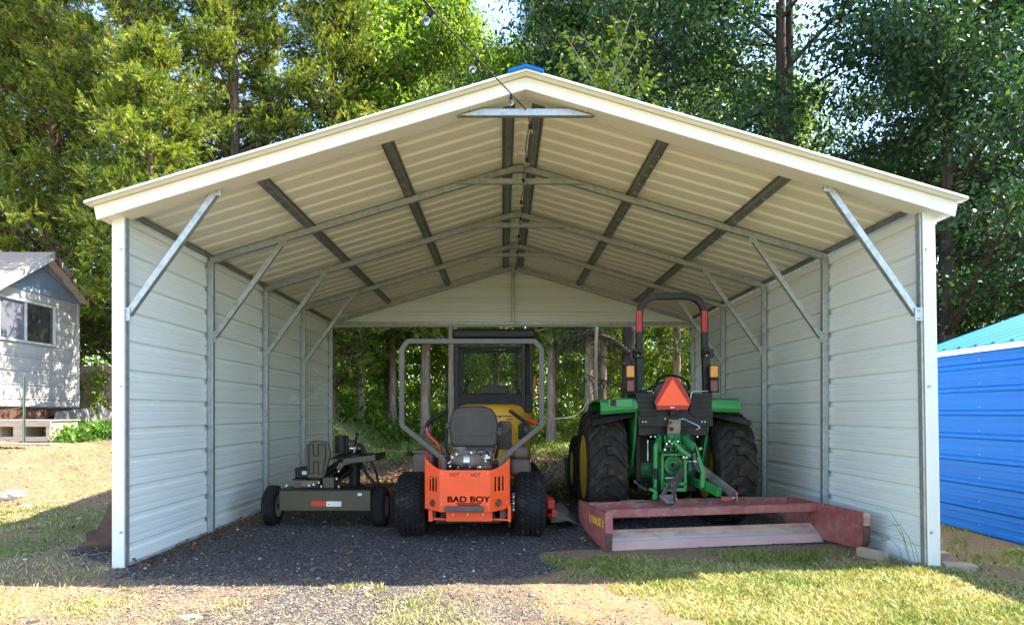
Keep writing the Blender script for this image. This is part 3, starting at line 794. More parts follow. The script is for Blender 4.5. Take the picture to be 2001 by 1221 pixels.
b.sweep([(xpx(890, ys), ys - .004, zpy(845, ys)), (xpx(890, ys), ys - .004, zpy(806, ys)), (xpx(896, ys), ys - .004, zpy(801, ys)), (xpx(955, ys), ys - .004, zpy(801, ys)), (xpx(962, ys), ys - .004, zpy(807, ys)), (xpx(962, ys), ys - .004, zpy(845, ys))], .008, .006)
b.build('seat_piping', 'rops', zm, bevel=.002)
MB().box(xpx(884, 6.5), xpx(968, 6.5), 6.46, 6.95, zpy(886, 6.5), zpy(872, 6.5)).build('seat_cushion', 'seat_vinyl', zm, bevel=.03, seg=3)
for s, pxa, pxb in ((-1, 870, 881), (1, 968, 981)):
    MB().box(xpx(pxa, 6.55), xpx(pxb, 6.55), 6.5, 6.62, zpy(852 if s > 0 else 838, 6.55), zpy(834 if s > 0 else 826, 6.55)).build('armrest_bracket', 'seat_vinyl', zm, bevel=.015)
    xx = xpx(972 if s > 0 else 873, 6.55)
    MB().tube([(xx, 6.55, zpy(840, 6.55)), (xx + s * .01, 6.55, zpy(872, 6.55)), (xx - s * .02, 6.56, zpy(896, 6.55))], .016, 8).build('seat_strut', 'black_metal', zm, smooth=True)
# steering levers
yl = 6.62
L1 = fillet([at(863, 892, yl), at(858, 868, yl), at(838, 852, yl), at(833, 838, yl), at(838, 823, yl + .05), at(875, 801, yl + .1)], .05, 4)
MB().tube([p for p in L1 if p.z < zpy(833, yl)], .014, 10).build('steering_lever', 'red_paint', zm, smooth=True)
MB().tube([p for p in L1 if p.z >= zpy(838, yl)], .019, 10).build('lever_grip', 'black', zm, smooth=True)
L2 = fillet([at(1020, 868, yl), at(1034, 845, yl), at(1034, 830, yl), at(996, 802, yl + .1)], .05, 4)
MB().tube([p for p in L2], .018, 10).build('lever_grip', 'black', zm, smooth=True)
MB().lathe(at(1028, 836, 6.7), (.6, -.3, -.7), [(0, .001), (0, .035), (.03, .04), (.12, .035), (.13, .001)], 16).build('cup_holder', 'tank', zm, smooth=True)
MB().lathe(at(1040, 826, 6.7), (.3, -.3, .7), [(0, .03), (.02, .04), (.035, .02), (.036, .001)], 16).build('lever_cap', 'red_paint', zm, smooth=True)
# cutting deck and discharge chute
b = MB(); b.prism([(-1.02, 6.95), (-.95, 6.80), (.42, 6.80), (.52, 6.9), (.52, 7.6), (.2, 7.9), (-.7, 7.9), (-1.02, 7.6)], lambda a, c, t: (a, c, t), .10, .245)
b.box(xpx(1069, 6.8), xpx(1084, 6.8), 6.76, 7.0, .19, .29); b.box(xpx(1070, 6.75), xpx(1083, 6.75), 6.70, 6.76, .11, .16)
b.build('mower_deck', 'red_paint', zm, bevel=.012)
b = MB(); q = [at(1077, 1021, 6.78), at(1082, 986, 6.85), at(1092, 980, 6.95), at(1128, 1024, 6.75), at(1117, 1014, 6.68)]
c0 = at(1078, 1021, 6.66); 
vs = [at(1076, 1021, 6.62), at(1078, 998, 6.62), at(1094, 1000, 6.62), at(1112, 1012, 6.62), at(1128, 1024, 6.62), at(1108, 1017, 6.62), at(1092, 1020, 6.62)]
vb = [at(1082, 1010, 7.2), at(1082, 984, 7.2), at(1096, 979, 7.2), at(1108, 990, 7.2), at(1124, 1012, 7.2), at(1108, 1008, 7.2), at(1092, 1009, 7.2)]
n = 7; b.add(vs + vb, [tuple(range(n)), tuple(range(2 * n - 1, n - 1, -1))] + [(i, i + n, (i + 1) % n + n, (i + 1) % n) for i in range(n)])
b.build('discharge_chute', 'chute', zm, bevel=.006)
b = MB().box(xpx(1078.5, 6.58), xpx(1089, 6.58), 6.585, 6.61, zpy(1010, 6.58), zpy(996, 6.58)); b.build('chute_label', 'red_paint', zm, bevel=.002)
for s in (-1, 1):
    tyre(zm, (-.305 + s * .45, 8.15, .16), .16, .15, .075, 'rib', 'tyre', 'grey_rim', s)
    MB().sweep([(-.305 + s * .45 - .1, 8.15, .16), (-.305 + s * .45 - .1, 8.1, .36), (-.305 + s * .45, 8.1, .38), (-.305 + s * .3, 7.6, .40)], .05, .03).build('caster_fork', 'orange', zm, bevel=.004)

# ------------------------------------------------------------------ the yellow excavator behind
ex = thing('excavator', 'old yellow compact excavator with black cab parked behind the orange mower', 'excavator', (-.1, 9.0, 0))
ys = 8.55; XA, XB = xpx(878, ys), xpx(1039, ys)
# rounded counterweight: plan arc
def arcplan(n=18, bulge=.28, xa=XA, xb=XB, y=ys, deep=1.1):
    c = [(xa, y + deep)]
    for k in range(n + 1):
        t = k / n; x = xa + (xb - xa) * t; u = 2 * t - 1
        c.append((x, y + bulge * (abs(u) ** 3.2)))
    c.append((xb, y + deep)); return c
b = MB(); pl = arcplan()
levels = [(.50, .96), (.56, 1.0), (zpy(815, ys), 1.0), (zpy(800, ys), .985), (zpy(793, ys), .94), (zpy(789, ys), .86)]
n = len(pl); cx_ = (XA + XB) / 2; cyy = ys + .9; vs = []
for z, s in levels: vs += [(cx_ + (x - cx_) * s, cyy + (y - cyy) * s, z) for x, y in pl]
fs = [tuple(range(n))[::-1], tuple(range((len(levels) - 1) * n, len(levels) * n))]
for i in range(len(levels) - 1):
    for k in range(n): fs.append((i * n + k, i * n + (k + 1) % n, (i + 1) * n + (k + 1) % n, (i + 1) * n + k))
b.add(vs, fs); eb = b.build('engine_cover', 'yellow', ex, smooth=True)
b = MB()
for x0, x1, y0, y1 in ((972, 1000, 822, 878), (1013, 1029, 826, 862)):
    r_ = 5
    pts = [(x0 + r_, y0), (x1 - r_, y0), (x1, y0 + r_), (x1, y1 - r_), (x1 - r_, y1), (x0 + r_, y1), (x0, y1 - r_), (x0, y0 + r_)]
    yo = ys - .006 if x1 < 1005 else ys + .055
    tl = .12 if x1 > 1005 else 0
    b.prism([(xpx(a, ys), zpy(c, ys)) for a, c in pts], lambda a, c, t, yo=yo, tl=tl, x0=x0: (a, yo + t + tl * (a - xpx(x0, ys)) * 3.2, c), 0, .03)
b.build('grille_opening', 'window_dark', eb, bevel=.004)
b = MB(); b.box(xpx(960, ys), xpx(1001, ys), ys - .004, ys + .01, zpy(813, ys), zpy(811.6, ys)); b.box(xpx(975, ys), xpx(978, ys), ys - .004, ys + .01, zpy(816, ys), zpy(813, ys)); b.box(xpx(988, ys), xpx(1001, ys), ys - .004, ys + .01, zpy(818.5, ys), zpy(817.5, ys))
b.build('panel_gap', 'black', eb)
# undercarriage
for s in (-1, 1):
    xc = (XA + XB) / 2 + s * .52
    b = MB(); b.prism([(8.3, .10), (8.42, 0), (10.1, 0), (10.22, .10), (10.22, .32), (10.1, .42), (8.42, .42), (8.3, .32)], lambda a, c, t: (xc + t, a, c), -.14, .14)
    b.build('track', 'tyre', ex, bevel=.03)
MB().box(XA + .3, XB - .3, 8.6, 9.9, .25, .52).build('undercarriage', 'black_metal', ex, bevel=.02)
# cab: corner posts, rails, roof, glazing
yc0, yc1 = 8.72, 9.75
x0, x1 = xpx(887, yc0), xpx(1041, yc0); z0, z1 = zpy(797, yc0), zpy(662, yc0)
xpost = xpx(1019, yc0), xpx(1027, yc0)
for q in ((x0, x0 + .065, yc0, yc0 + .07), (xpost[0], xpost[1], yc0, yc0 + .07), (x1 - .045, x1, yc0 + .02, yc0 + .08), (x0, x0 + .06, yc1 - .07, yc1), (x1 - .06, x1, yc1 - .07, yc1)):
    MB().box(*q, z0 - .06, z1).build('cab_post', 'black_metal', ex, bevel=.008)
MB().box(x0 + .066, xpost[0] - .001, yc0 + .005, yc0 + .06, zpy(679, yc0), zpy(668, yc0)).build('cab_rail', 'black_metal', ex, bevel=.006)
MB().box(x0 + .061, x1 - .061, yc1 - .05, yc1 - .005, zpy(676, yc0), zpy(670, yc0)).build('cab_rail', 'black_metal', ex, bevel=.006)
MB().box(x0 + .061, x1 - .061, yc1 - .05, yc1 - .005, z0 - .05, z0 + .08).build('cab_rail', 'black_metal', ex, bevel=.006)
b = MB(); b.box(x0 + .02, x1 - .02, yc0 + .01, yc0 + .05, zpy(806, yc0), zpy(769, yc0)); b.build('cab_rear_panel', 'black', ex, bevel=.01)
b = MB(); b.box(xpx(885, yc0), xpx(1046, yc0), yc0 - .08, yc1 + .1, z1 + .001, zpy(644, yc0)); b.build('cab_roof', 'black_metal', ex, bevel=.03, seg=4)
for px, w_ in ((908, 5), (922, 5), (940, 3), (977, 9), (1000, 8)):
    MB().box(xpx(px, yc0), xpx(px + w_, yc0), yc0 - .012, yc0 - .001, zpy(675, yc0), zpy(673, yc0)).build('roof_latch', 'engine', ex)
b = MB(); b.box(x0 + .068, xpost[0] - .003, yc0 + .03, yc0 + .036, zpy(769, yc0), zpy(680, yc0)); b.build('window_pane', 'pane_blue', ex)
b = MB()
pts = [(940, 770), (937, 763), (940, 755), (946, 752), (982, 752), (988, 755), (993, 763), (992, 770)]
b.prism([(xpx(a, 8.95), zpy(c, 8.95)) for a, c in pts], lambda a, c, t: (a, t, c), 8.92, 9.02); b.box(xpx(942, 8.95), xpx(990, 8.95), 8.92, 9.5, .9, zpy(771, 8.95))
b.build('driver_seat', 'seat_vinyl', ex, bevel=.02, seg=3)
for px, s in ((911, 1), (1012, -1)):
    MB().tube([at(px - s * 3, 772, 9.1), at(px, 758, 9.1), at(px + s * 3, 748, 9.1), at(px + s * 5.5, 741, 9.1)], [.035, .016, .022, .024], 10).build('joystick', 'black', ex, smooth=True)
b = MB(); b.box(xpx(1042, 8.8), xpx(1046, 8.8), 8.78, 8.83, zpy(775, 8.8), zpy(733, 8.8)); b.build('hand_rail', 'red_paint', ex, bevel=.004)
b = MB(); b.cyl(at(1042.5, 727, 8.8), at(1049, 727, 8.8), .012, 8); b.build('mirror_arm', 'black_metal', ex)
# boom and arm in front of the cab
b = MB(); b.sweep([(.35, 9.9, .7), (.40, 10.5, 1.5), (.38, 10.95, 1.3)], .14, .2, (1, 0, 0)); b.build('boom', 'yellow', ex, bevel=.015)
# ------------------------------------------------------------------ the green tractor
tr = thing('tractor', 'green tractor with muddy rear tyres, folding roll bar and orange triangle sign', 'tractor', (1.71, 7.6, 0))
TX = 1.706
for s in (-1, 1):
    tyre(tr, (TX + s * .648, 7.16, .60), .575, .42, .33, 'lug', 'muddy_tyre', 'rim_yellow', s, rim_in=.1, hub='rim_yellow')
    tyre(tr, (TX + s * .64, 9.05, .42), .41, .28, .22, 'lug', 'muddy_tyre', 'rim_yellow', s, rim_in=.2, hub='rim_yellow')
d = 6.62
X = lambda px, dd=d: xpx(px, dd)
Z = lambda py, dd=d: zpy(py, dd)
# roll bar: upper hoop and lower posts
yr = 6.72
H = fillet([at(1250.5, 692, yr), at(1250.5, 600, yr), at(1252, 591, yr), at(1275, 580, yr), at(1350, 580, yr), at(1373, 591, yr), at(1376, 600, yr), at(1376, 692, yr)], .12, 8)
H = fillet([at(1249.5, 694, yr), at(1249, 579, yr), at(1376.5, 579, yr), at(1377, 694, yr)], .22, 10)
MB().sweep(H, .06, .062).build('roll_bar', 'black_metal', tr, bevel=.008)
b = MB()
for pxa, pxb in ((1249.5, 1251), (1379, 1381.5)):
    b.bar(at(pxa, 697, yr + .01), at(pxb, 790, yr + .02), .075, .07, (0, 1, 0))
b.build('roll_bar_post', 'black_metal', tr, bevel=.006)
for px in (1247.5, 1382):
    b = MB(); b.cbox(at(px, 691, yr), (.10, .11, .085)); b.cyl(at(px - 10, 684, yr - .02), at(px + 12, 684, yr - .02), .012, 10); b.cyl(at(px - 3, 690, yr - .09), at(px + 3, 690, yr - .06), .02, 10)
    b.build('roll_bar_hinge', 'black_metal', tr, bevel=.008)
    MB().cyl(at(px - 1, 693, yr - .075), at(px - 1, 693, yr - .055), .011, 10).build('bolt', 'bright_metal', tr)
for px in (1249, 1377):
    MB().box(X(px - 4.9, yr - .04), X(px + 4.9, yr - .04), yr - .0345, yr - .0325, Z(649, yr), Z(608, yr)).build('reflective_tape', 'tape_red', tr)
# lights
for px in (1231.5, 1395):
    MB().cbox(at(px, 740, 6.66), (.085, .05, .275)).build('lamp_bracket', 'black', tr, bevel=.006)
    o = MB().cbox(at(px, 726, 6.615), (.078, .04, .118)).build('indicator_lamp', 'amber', tr, bevel=.010, seg=3)
    o = MB().cbox(at(px, 754, 6.615), (.076, .04, .118)).build('tail_lamp', 'red_lens', tr, bevel=.010, seg=3)
# slow-moving-vehicle triangle
ys = 6.50
def tri(pts, y0, y1): 
    b = MB(); b.prism([(xpx(a, ys), zpy(c, ys)) for a, c in pts], lambda a, c, t: (a, t, c), y0, y1); return b
tri([(1303, 738), (1326, 738), (1351, 784), (1344, 800), (1285, 800), (1279, 785)], ys, ys + .004).build('triangle_sign', 'smv_red', tr)
tri([(1314, 740), (1347, 792), (1283, 792)], ys - .004, ys - .001).build('triangle_face', 'smv_orange', tr)
MB().box(xpx(1310, ys), xpx(1318, ys), ys - .0035, ys - .001, zpy(797, ys), zpy(795, ys)).build('sign_label', 'decal_white', tr)
MB().cbox(at(1314, 806, 6.56), (.06, .06, .06)).build('sign_bracket', 'black', tr, bevel=.01)
# fenders: curved green shells over the wheels
for s in (-1, 1):
    xi, xo = TX + s * .365, TX + s * (.735 if s < 0 else .655)
    b = MB(); pr = []
    for k in range(13):
        a = R(168 - k * 12); pr.append((7.16 - math.cos(math.pi - a) * .0 + math.cos(a) * .72, .60 + math.sin(a) * .70))
    # shell: arc from low rear over to the front, thick 12 mm, with top flat
    pts = [(6.60, 1.205), (6.585, 1.225), (6.58, 1.26), (6.60, 1.305), (6.66, 1.33), (7.1, 1.345), (7.5, 1.31), (7.8, 1.10), (7.95, .80)]
    # top shell
    inn = [(y + (.014 if y < 7 else -.014), z - .016) for y, z in pts]
    poly = pts + inn[::-1]
    x0, x1 = sorted((xi, xo)); b.prism(poly, lambda a, c, t: (t, a, c - (.030 if t < TX else .008) * (abs(t - xi) / abs(xo - xi)) ** 2), x0, x1)
    fo = b.build('fender', 'deere_green', tr, bevel=.006, seg=3)
    # inner side wall of the fender
    b = MB(); b.prism([(6.62, 1.30), (6.66, 1.10), (6.80, .80), (6.9, .62), (7.9, .62), (7.9, 1.0), (7.5, 1.30), (7.1, 1.325)], lambda a, c, t: (t, a, c), xi - s * .012, xi + s * .010)
    b.build('fender_side', 'deere_green', fo, bevel=.003)
    # black skirt
    b = MB(); x0b, x1b = sorted((xi + s * .012, TX + s * .80)); b.prism([(6.66, 1.145), (6.70, 1.20), (7.1, 1.235), (7.1, 1.19), (6.74, 1.15)], lambda a, c, t: (t, a, c - .10 * (abs(t - xi) / .44) ** 3), x0b, x1b)
    b.build('fender_skirt', 'black', fo, bevel=.004)
    if s < 0: MB().box(X(1193, 6.57), X(1204, 6.57), 6.566, 6.572, Z(793, 6.57), Z(781, 6.57)).build('socket_plate', 'black', fo, bevel=.003)
# raised rib on the left fender
MB().box(X(1189, 6.57), X(1236, 6.57), 6.573, 6.579, Z(795, 6.57), Z(780, 6.57)).build('fender_rib', 'deere_green', tr, bevel=.003)
# black rear housing and seat platform
b = MB()
b.prism([(X(a), Z(c)) for a, c in ((1240, 768), (1272, 768), (1276, 770), (1283, 806), (1282, 812), (1250, 813), (1246, 800))], lambda a, c, t: (a, t, c), 6.58, 7.0)
b.prism([(X(a), Z(c)) for a, c in ((1352, 769), (1390, 767), (1388, 812), (1356, 815), (1345, 806))], lambda a, c, t: (a, t, c), 6.58, 7.0)
b.box(X(1246), X(1392), 6.60, 7.1, Z(833), Z(801)); 
for py in (776, 786, 796, 806): 
    b.box(X(1247), X(1279), 6.572, 6.579, Z(py + .9), Z(py)); b.box(X(1356), X(1388), 6.572, 6.579, Z(py + .9), Z(py))
b.build('rear_housing', 'black', tr, bevel=.008)
b = MB(); b.box(X(1250), X(1386), 6.68, 7.3, Z(852), Z(830)); b.box(X(1258), X(1380), 6.95, 8.6, .35, .95); b.build('chassis', 'black_metal', tr, bevel=.01)
MB().prism([(X(a, 7.0), Z(c, 7.0)) for a, c in ((1276, 786), (1277, 760), (1286, 750), (1300, 747), (1336, 748), (1346, 756), (1349, 786))], lambda a, c, t: (a, t, c), 7.0, 7.1).build('seat_back', 'seat_vinyl', tr, bevel=.025, seg=3)
MB().box(X(1280, 7.1), X(1346, 7.1), 7.06, 7.55, 1.05, 1.2).build('seat', 'seat_vinyl', tr, bevel=.03, seg=3)
MB().tube([at(1258, 772, 6.9), at(1262, 765, 7.0), at(1276, 754, 7.2), at(1300, 745, 7.5)], .012, 8).build('control_cable', 'black', tr, smooth=True)
st = MB(); cc = at(1315, 752, 7.85)
pts = [cc + Vector((math.cos(a) * .19, math.sin(a) * .14, math.sin(a) * .12)) for a in [2 * math.pi * k / 24 for k in range(25)]]
st.tube(pts, .014, 8); st.tube([cc, cc + Vector((0, .25, -.35))], .03, 8); st.build('steering_wheel', 'black', tr, smooth=True)
for pa in (((1264, 764), (1274, 764), (1277, 767), (1277, 779)), ((1384, 764), (1354, 765), (1351, 768), (1350, 780))):
    MB().tube([at(a, c, 6.6) for a, c in pa], .0065, 8).build('grab_handle', 'bright_metal', tr, smooth=True)
b = MB(); p = at(1257, 770, 6.72); b.lathe(p, (0, 0, 1), [(0, .05), (.04, .05), (.045, .001)], 16); b.build('filler_neck', 'black', tr, smooth=True)
MB().lathe(p + Vector((0, 0, .046)), (0, 0, 1), [(0, .035), (.018, .038), (.03, .02), (.031, .001)], 12).build('filler_cap', 'deere_green', tr, smooth=True)
# hood ahead of the dash
MB().prism([(-.28, .75), (.28, .75), (.28, 1.12), (.18, 1.22), (-.18, 1.22), (-.28, 1.12)], lambda a, c, t: (TX + a, t, c), 7.95, 9.6).build('hood', 'deere_green', tr, bevel=.03, seg=3)
# hitch bracket with slotted top
b = MB(); b.prism([(X(a), Z(c)) for a, c in ((1304, 819), (1327, 819), (1325, 846), (1301, 846))], lambda a, c, t: (a, t, c), 6.54, 6.59)
b.build('top_link_bracket', 'engine', tr, bevel=.004)
b = MB()
for px, py, r_ in ((1310, 825, .012), (1312, 838, .022)): b.cyl(at(px, py, 6.54), at(px, py, 6.53), r_, 14)
b.build('bracket_hole', 'black', tr)
MB().tube([at(1327, 819, 6.52), at(1338, 819, 6.5), at(1352, 826, 6.46), at(1363, 831, 6.44), at(1368, 836, 6.44), at(1366, 838, 6.44), at(1360, 838, 6.44)], .0055, 7).build('lift_handle', 'bright_metal', tr, smooth=True)
MB().box(X(1264), X(1266), 6.6, 6.61, Z(900), Z(860)).build('brake_rod', 'bright_metal', tr)
# transmission castings
b = MB()
b.box(X(1292), X(1338), 6.62, 7.2, Z(960, 6.62), Z(878, 6.62))
b.box(X(1286), X(1345), 6.70, 7.3, Z(905, 6.7), Z(862, 6.7))
b.cyl(at(1288, 857, 6.66), at(1346, 857, 6.66), .055, 18)
b.cyl((TX - .44, 7.16, .60), (TX + .44, 7.16, .60), .12, 24)
b.cyl((TX - .30, 7.10, .58), (TX + .30, 7.10, .58), .17, 24)
b.build('transmission_case', 'green_cast', tr, bevel=.010)
# frame round the power take-off, with round casting inside
b = MB()
b.box(X(1292, 6.5), X(1297, 6.5), 6.50, 6.62, Z(956, 6.5), Z(887, 6.5)); b.box(X(1337, 6.5), X(1342, 6.5), 6.50, 6.62, Z(956, 6.5), Z(887, 6.5))
b.box(X(1292, 6.5), X(1346, 6.5), 6.485, 6.62, Z(890, 6.5), Z(886, 6.5)); b.box(X(1297, 6.5), X(1341, 6.5), 6.5, 6.6, Z(960, 6.5), Z(953, 6.5)); b.box(X(1297, 6.5), X(1341, 6.5), 6.5, 6.6, Z(948, 6.5), Z(942, 6.5))
b.build('pto_shield', 'deere_green', tr, bevel=.003)
b = MB(); c_ = at(1315, 908, 6.60)
b.lathe(c_, (0, -1, 0), [(0, .10), (.02, .105), (.035, .095), (.035, .06), (.02, .05), (.02, .001)], 26)
for k in range(14):
    a = 2 * math.pi * k / 14; b.cyl(c_ + Vector((math.cos(a) * .092, -.02, math.sin(a) * .092)), c_ + Vector((math.cos(a) * .092, -.045, math.sin(a) * .092)), .009, 7)
b.build('gear_cover', 'green_cast', tr, smooth=True)
MB().cyl(c_ + Vector((0, -.02, 0)), c_ + Vector((0, -.10, 0)), .022, 12).build('pto_shaft', 'black_metal', tr, smooth=True)
MB().cyl(at(1300, 934, 6.46), at(1326, 933, 6.46), .010, 10).build('drawbar_pin', 'bright_metal', tr, smooth=True)
# rocker castings on top
b = MB()
for px in (1289, 1300, 1309, 1320, 1328):
    b.prism([(6.50, Z(882, 6.5)), (6.50, Z(866, 6.5)), (6.56, Z(848, 6.5)), (6.68, Z(848, 6.5)), (6.72, Z(882, 6.5))], lambda a, c, t, px=px: (X(px, 6.5) + t, a, c), 0, .018)
b.box(X(1302, 6.6), X(1328, 6.6), 6.56, 6.8, Z(882, 6.6), Z(846, 6.6))
b.cyl(at(1298, 872, 6.5), at(1331, 872, 6.5), .014, 10)
b.build('rocker_casting', 'green_cast', tr, bevel=.005)
for px, py in ((1299, 878), (1308, 862), (1325, 862), (1314, 866), (1303, 867), (1336, 893), (1342, 893)): MB().cyl(at(px, py, 6.47), at(px, py, 6.50), .009, 7).build('bolt', 'bright_metal', tr)
for px in (1272, 1280, 1345, 1363): MB().cyl(at(px, 853, 6.66), at(px, 853, 6.68), .007, 7).build('bolt', 'bright_metal', tr)
for pp, rr in (([(1300, 850), (1290, 842), (1284, 850), (1288, 870)], .008), ([(1330, 848), (1342, 842), (1352, 852), (1350, 880)], .008), ([(1320, 846), (1332, 838), (1345, 842), (1356, 860)], .007), ([(1285, 880), (1276, 890), (1272, 915), (1280, 930)], .007), ([(1345, 890), (1356, 905), (1352, 935)], .008)):
    MB().tube(fillet([at(a, c, 6.55) for a, c in pp], .06, 4), rr, 7).build('hydraulic_hose', 'black', tr, smooth=True)
for px, py in ((1256, 824), (1262, 824), (1372, 824), (1378, 824), (1300, 818), (1334, 818)): MB().cyl(at(px, py, 6.59), at(px, py, 6.60), .008, 8).build('coupler', 'galv', tr)
# lift arms
MB().bar(at(1333, 856, 6.62), at(1357, 874, 6.42), .045, .075).build('lift_arm', 'deere_green', tr, bevel=.012)
MB().bar(at(1290, 856, 6.62), at(1282, 874, 6.42), .045, .075).build('lift_arm', 'deere_green', tr, bevel=.012)
MB().tube([at(1316, 862, 6.46), at(1332, 880, 6.42), at(1350, 892, 6.38)], [.022, .024, .020], 12).build('top_link', 'deere_green', tr, smooth=True)
# vertical lift rods
b = MB(); b.tube([at(1281, 870, 6.40), at(1281, 914, 6.40)], .022, 12); b.tube([at(1281, 934, 6.4), at(1281, 965, 6.4)], .014, 8); b.build('lift_rod', 'deere_green', tr, smooth=True)
MB().tube([at(1282, 914, 6.40), at(1282, 936, 6.40)], .018, 10).build('lift_rod_thread', 'black_metal', tr, smooth=True)
b = MB(); b.tube([at(1361, 872, 6.4), at(1366, 893, 6.4)], .014, 8); b.bar(at(1364, 892, 6.4), at(1374, 925, 6.4), .04, .05, (0, 1, 0)); b.tube([at(1374, 925, 6.4), at(1372, 952, 6.4)], .028, 10); b.build('lift_rod', 'deere_green', tr, bevel=.004)
MB().cyl(at(1367, 874, 6.37), at(1369, 878, 6.37), .02, 8).build('lift_rod_pin', 'bright_metal', tr)
# lower links
b = MB(); b.bar(at(1278, 905, 7.0), at(1280, 972, 6.28), .035, .07); b.cyl(at(1275, 972, 6.28), at(1284, 972, 6.28), .030, 12); b.tube([at(1270, 955, 6.35), at(1282, 962, 6.3), at(1283, 974, 6.28)], .018, 8); b.build('lower_link', 'deere_green', tr, bevel=.006)
b = MB(); b.bar(at(1344, 933, 6.8), at(1374, 950, 6.45), .04, .075); b.bar(at(1374, 946, 6.47), at(1406, 962, 6.25), .05, .085); b.build('lower_link', 'deere_green', tr, bevel=.006)
ch = MB(); A = at(1238, 938, 6.75); B = at(1276, 957, 6.35)
for k in range(9):
    t = k / 8; p = A.lerp(B, t) + Vector((0, 0, -.03 * math.sin(t * math.pi))); u = (B - A).normalized(); sd = Vector((0, 0, 1)) if k % 2 else Vector((.3, -1, 0)).normalized()
    ch.tube([p + u * (.028 * math.cos(a)) + sd * (.013 * math.sin(a)) for a in [2 * math.pi * j / 10 for j in range(11)]], .0045, 5)
ch.build('stabiliser_chain', 'bright_metal', tr, smooth=True)
b = MB(); b.bar(at(1246, 850, 6.9), at(1247, 940, 6.9), .05, .05); b.bar(at(1386, 850, 6.9), at(1372, 930, 6.9), .05, .05); b.build('link_mount', 'black_metal', tr, bevel=.005)

# ------------------------------------------------------------------ maroon box scraper lying behind the tractor
U = Vector((.9803, .1975, 0)); V = Vector((-.1975, .9803, 0)); O = Vector((.885, 5.61, 0))
w = lambda u, v, z: O + U * u + V * v + Vector((0, 0, z))
bs = thing('box_scraper', 'faded maroon box scraper with sand-worn blade lying behind the green tractor', 'box scraper', O + U * 1.0)
LEN = 2.085
b = MB(); pl = [(0, .0), (.07, .0), (.30, .035), (.56, .085), (.74, .16), (.76, .20), (.76, .33), (0, .33)]
b.prism(pl, lambda a, c, t: w(t, a, c), -.012, .006)
b.build('end_plate', 'maroon', bs, bevel=.003)
b = MB()
b.hexa([w(-.022, -.012, .16), w(.045, -.012, .16), w(.045, 0, .16), w(-.022, 0, .16), w(-.022, -.012, .335), w(.045, -.012, .335), w(.045, 0, .335), w(-.022, 0, .335)])
b.hexa([w(-.012, -.010, .337), w(.010, -.010, .337), w(.010, .76, .337), w(-.012, .76, .337), w(-.012, -.01, .343), w(.010, -.01, .343), w(.010, .76, .343), w(-.012, .76, .343)])
b.build('end_flange', 'maroon', bs, bevel=.003)
b = MB(); b.hexa([w(-.020, -.014, -.002), w(.036, -.014, .0), w(.036, 0, .0), w(-.020, 0, -.002), w(-.020, -.014, .157), w(.042, -.014, .157), w(.042, 0, .157), w(-.02, 0, .157)])
b.build('wear_plate', 'rusty', bs, bevel=.004)
# right end plate standing out towards the viewer
b = MB(); pl = [(-.50, .085), (-.44, .035), (-.05, .02), (.45, .03), (.62, .10), (.62, .36), (-.50, .345)]
b.prism(pl, lambda a, c, t: w(LEN + t, a, c), 0, .016); b.build('end_plate', 'maroon', bs, bevel=.003)
b = MB(); b.prism([(-.515, .10), (-.46, .028), (-.44, .030), (-.494, .10), (-.494, .235), (-.515, .235)], lambda a, c, t: w(LEN + t, a, c), -.022, .036); b.build('wear_plate', 'rusty', bs, bevel=.003)
b = MB(); b.prism([(-.512, .237), (-.494, .237), (-.494, .348), (-.512, .348)], lambda a, c, t: w(LEN + t, a, c), -.02, .034); b.build('end_flange', 'maroon_worn', bs, bevel=.003)
def rail(v, z0, z1, wd, name, material, u0=.02, u1=LEN - .001):
    b = MB(); b.hexa([w(u0, v, z0), w(u1, v, z0), w(u1, v + wd, z0), w(u0, v + wd, z0), w(u0, v, z1), w(u1, v, z1), w(u1, v + wd, z1), w(u0, v + wd, z1)])
    return b.build(name, material, bs, bevel=.006)
rail(.10, .268, .340, .07, 'cross_rail', 'maroon'); rail(.56, .268, .338, .07, 'cross_rail', 'maroon')
b = MB(); b.prism([(.20, .150), (.212, .141), (.115, .072), (.10, .08)], lambda a, c, t: w(t, a, c), .012, LEN - .002); b.build('moldboard', 'maroon_worn', bs, bevel=.002)
b = MB(); b.prism([(.098, .098), (.108, .088), (.092, .070), (.080, .074)], lambda a, c, t: w(t, a, c), .010, LEN - .004); b.build('blade_seam', 'seam', bs, bevel=.002)
b = MB(); b.prism([(.080, .073), (.092, .069), (.036, .0), (.016, .004)], lambda a, c, t: w(t, a, c), .010, LEN - .003); b.build('cutting_edge', 'pink_worn', bs, bevel=.002)
# sand lying on the rails
b = MB()
for k in range(60):
    u = .35 + rnd.random() * 1.65; v = .11 + rnd.random() * .05 if rnd.random() < .3 else .57 + rnd.random() * .05
    b.ball(w(u, v, .338), .016 + .02 * rnd.random(), 8, (1.8, .7, .35))
for k in range(3): b.ball(w(.5 + .6 * k, .6, .336), .10, 12, (1.6, .35, .18))
so_ = b.build('sand_crust', 'chute', bs, smooth=True); so_['kind'] = 'stuff'
# decal on the left plate
def dec(a, c, t): return w(-.0125 - t, a, c)
b = MB()
for v0 in (.07, .41): b.prism([(v0, .188), (v0 + .018, .188), (v0 + .018, .258), (v0, .258)], dec, 0, .0015)
b.build('decal', 'decal_yellow', bs)
text_obj('lettering', 'KRAUSE', .095, w(-.0135, .25, .222), -V, (0, 0, 1), 'decal_yellow', bs, .0008, .0018, .72)
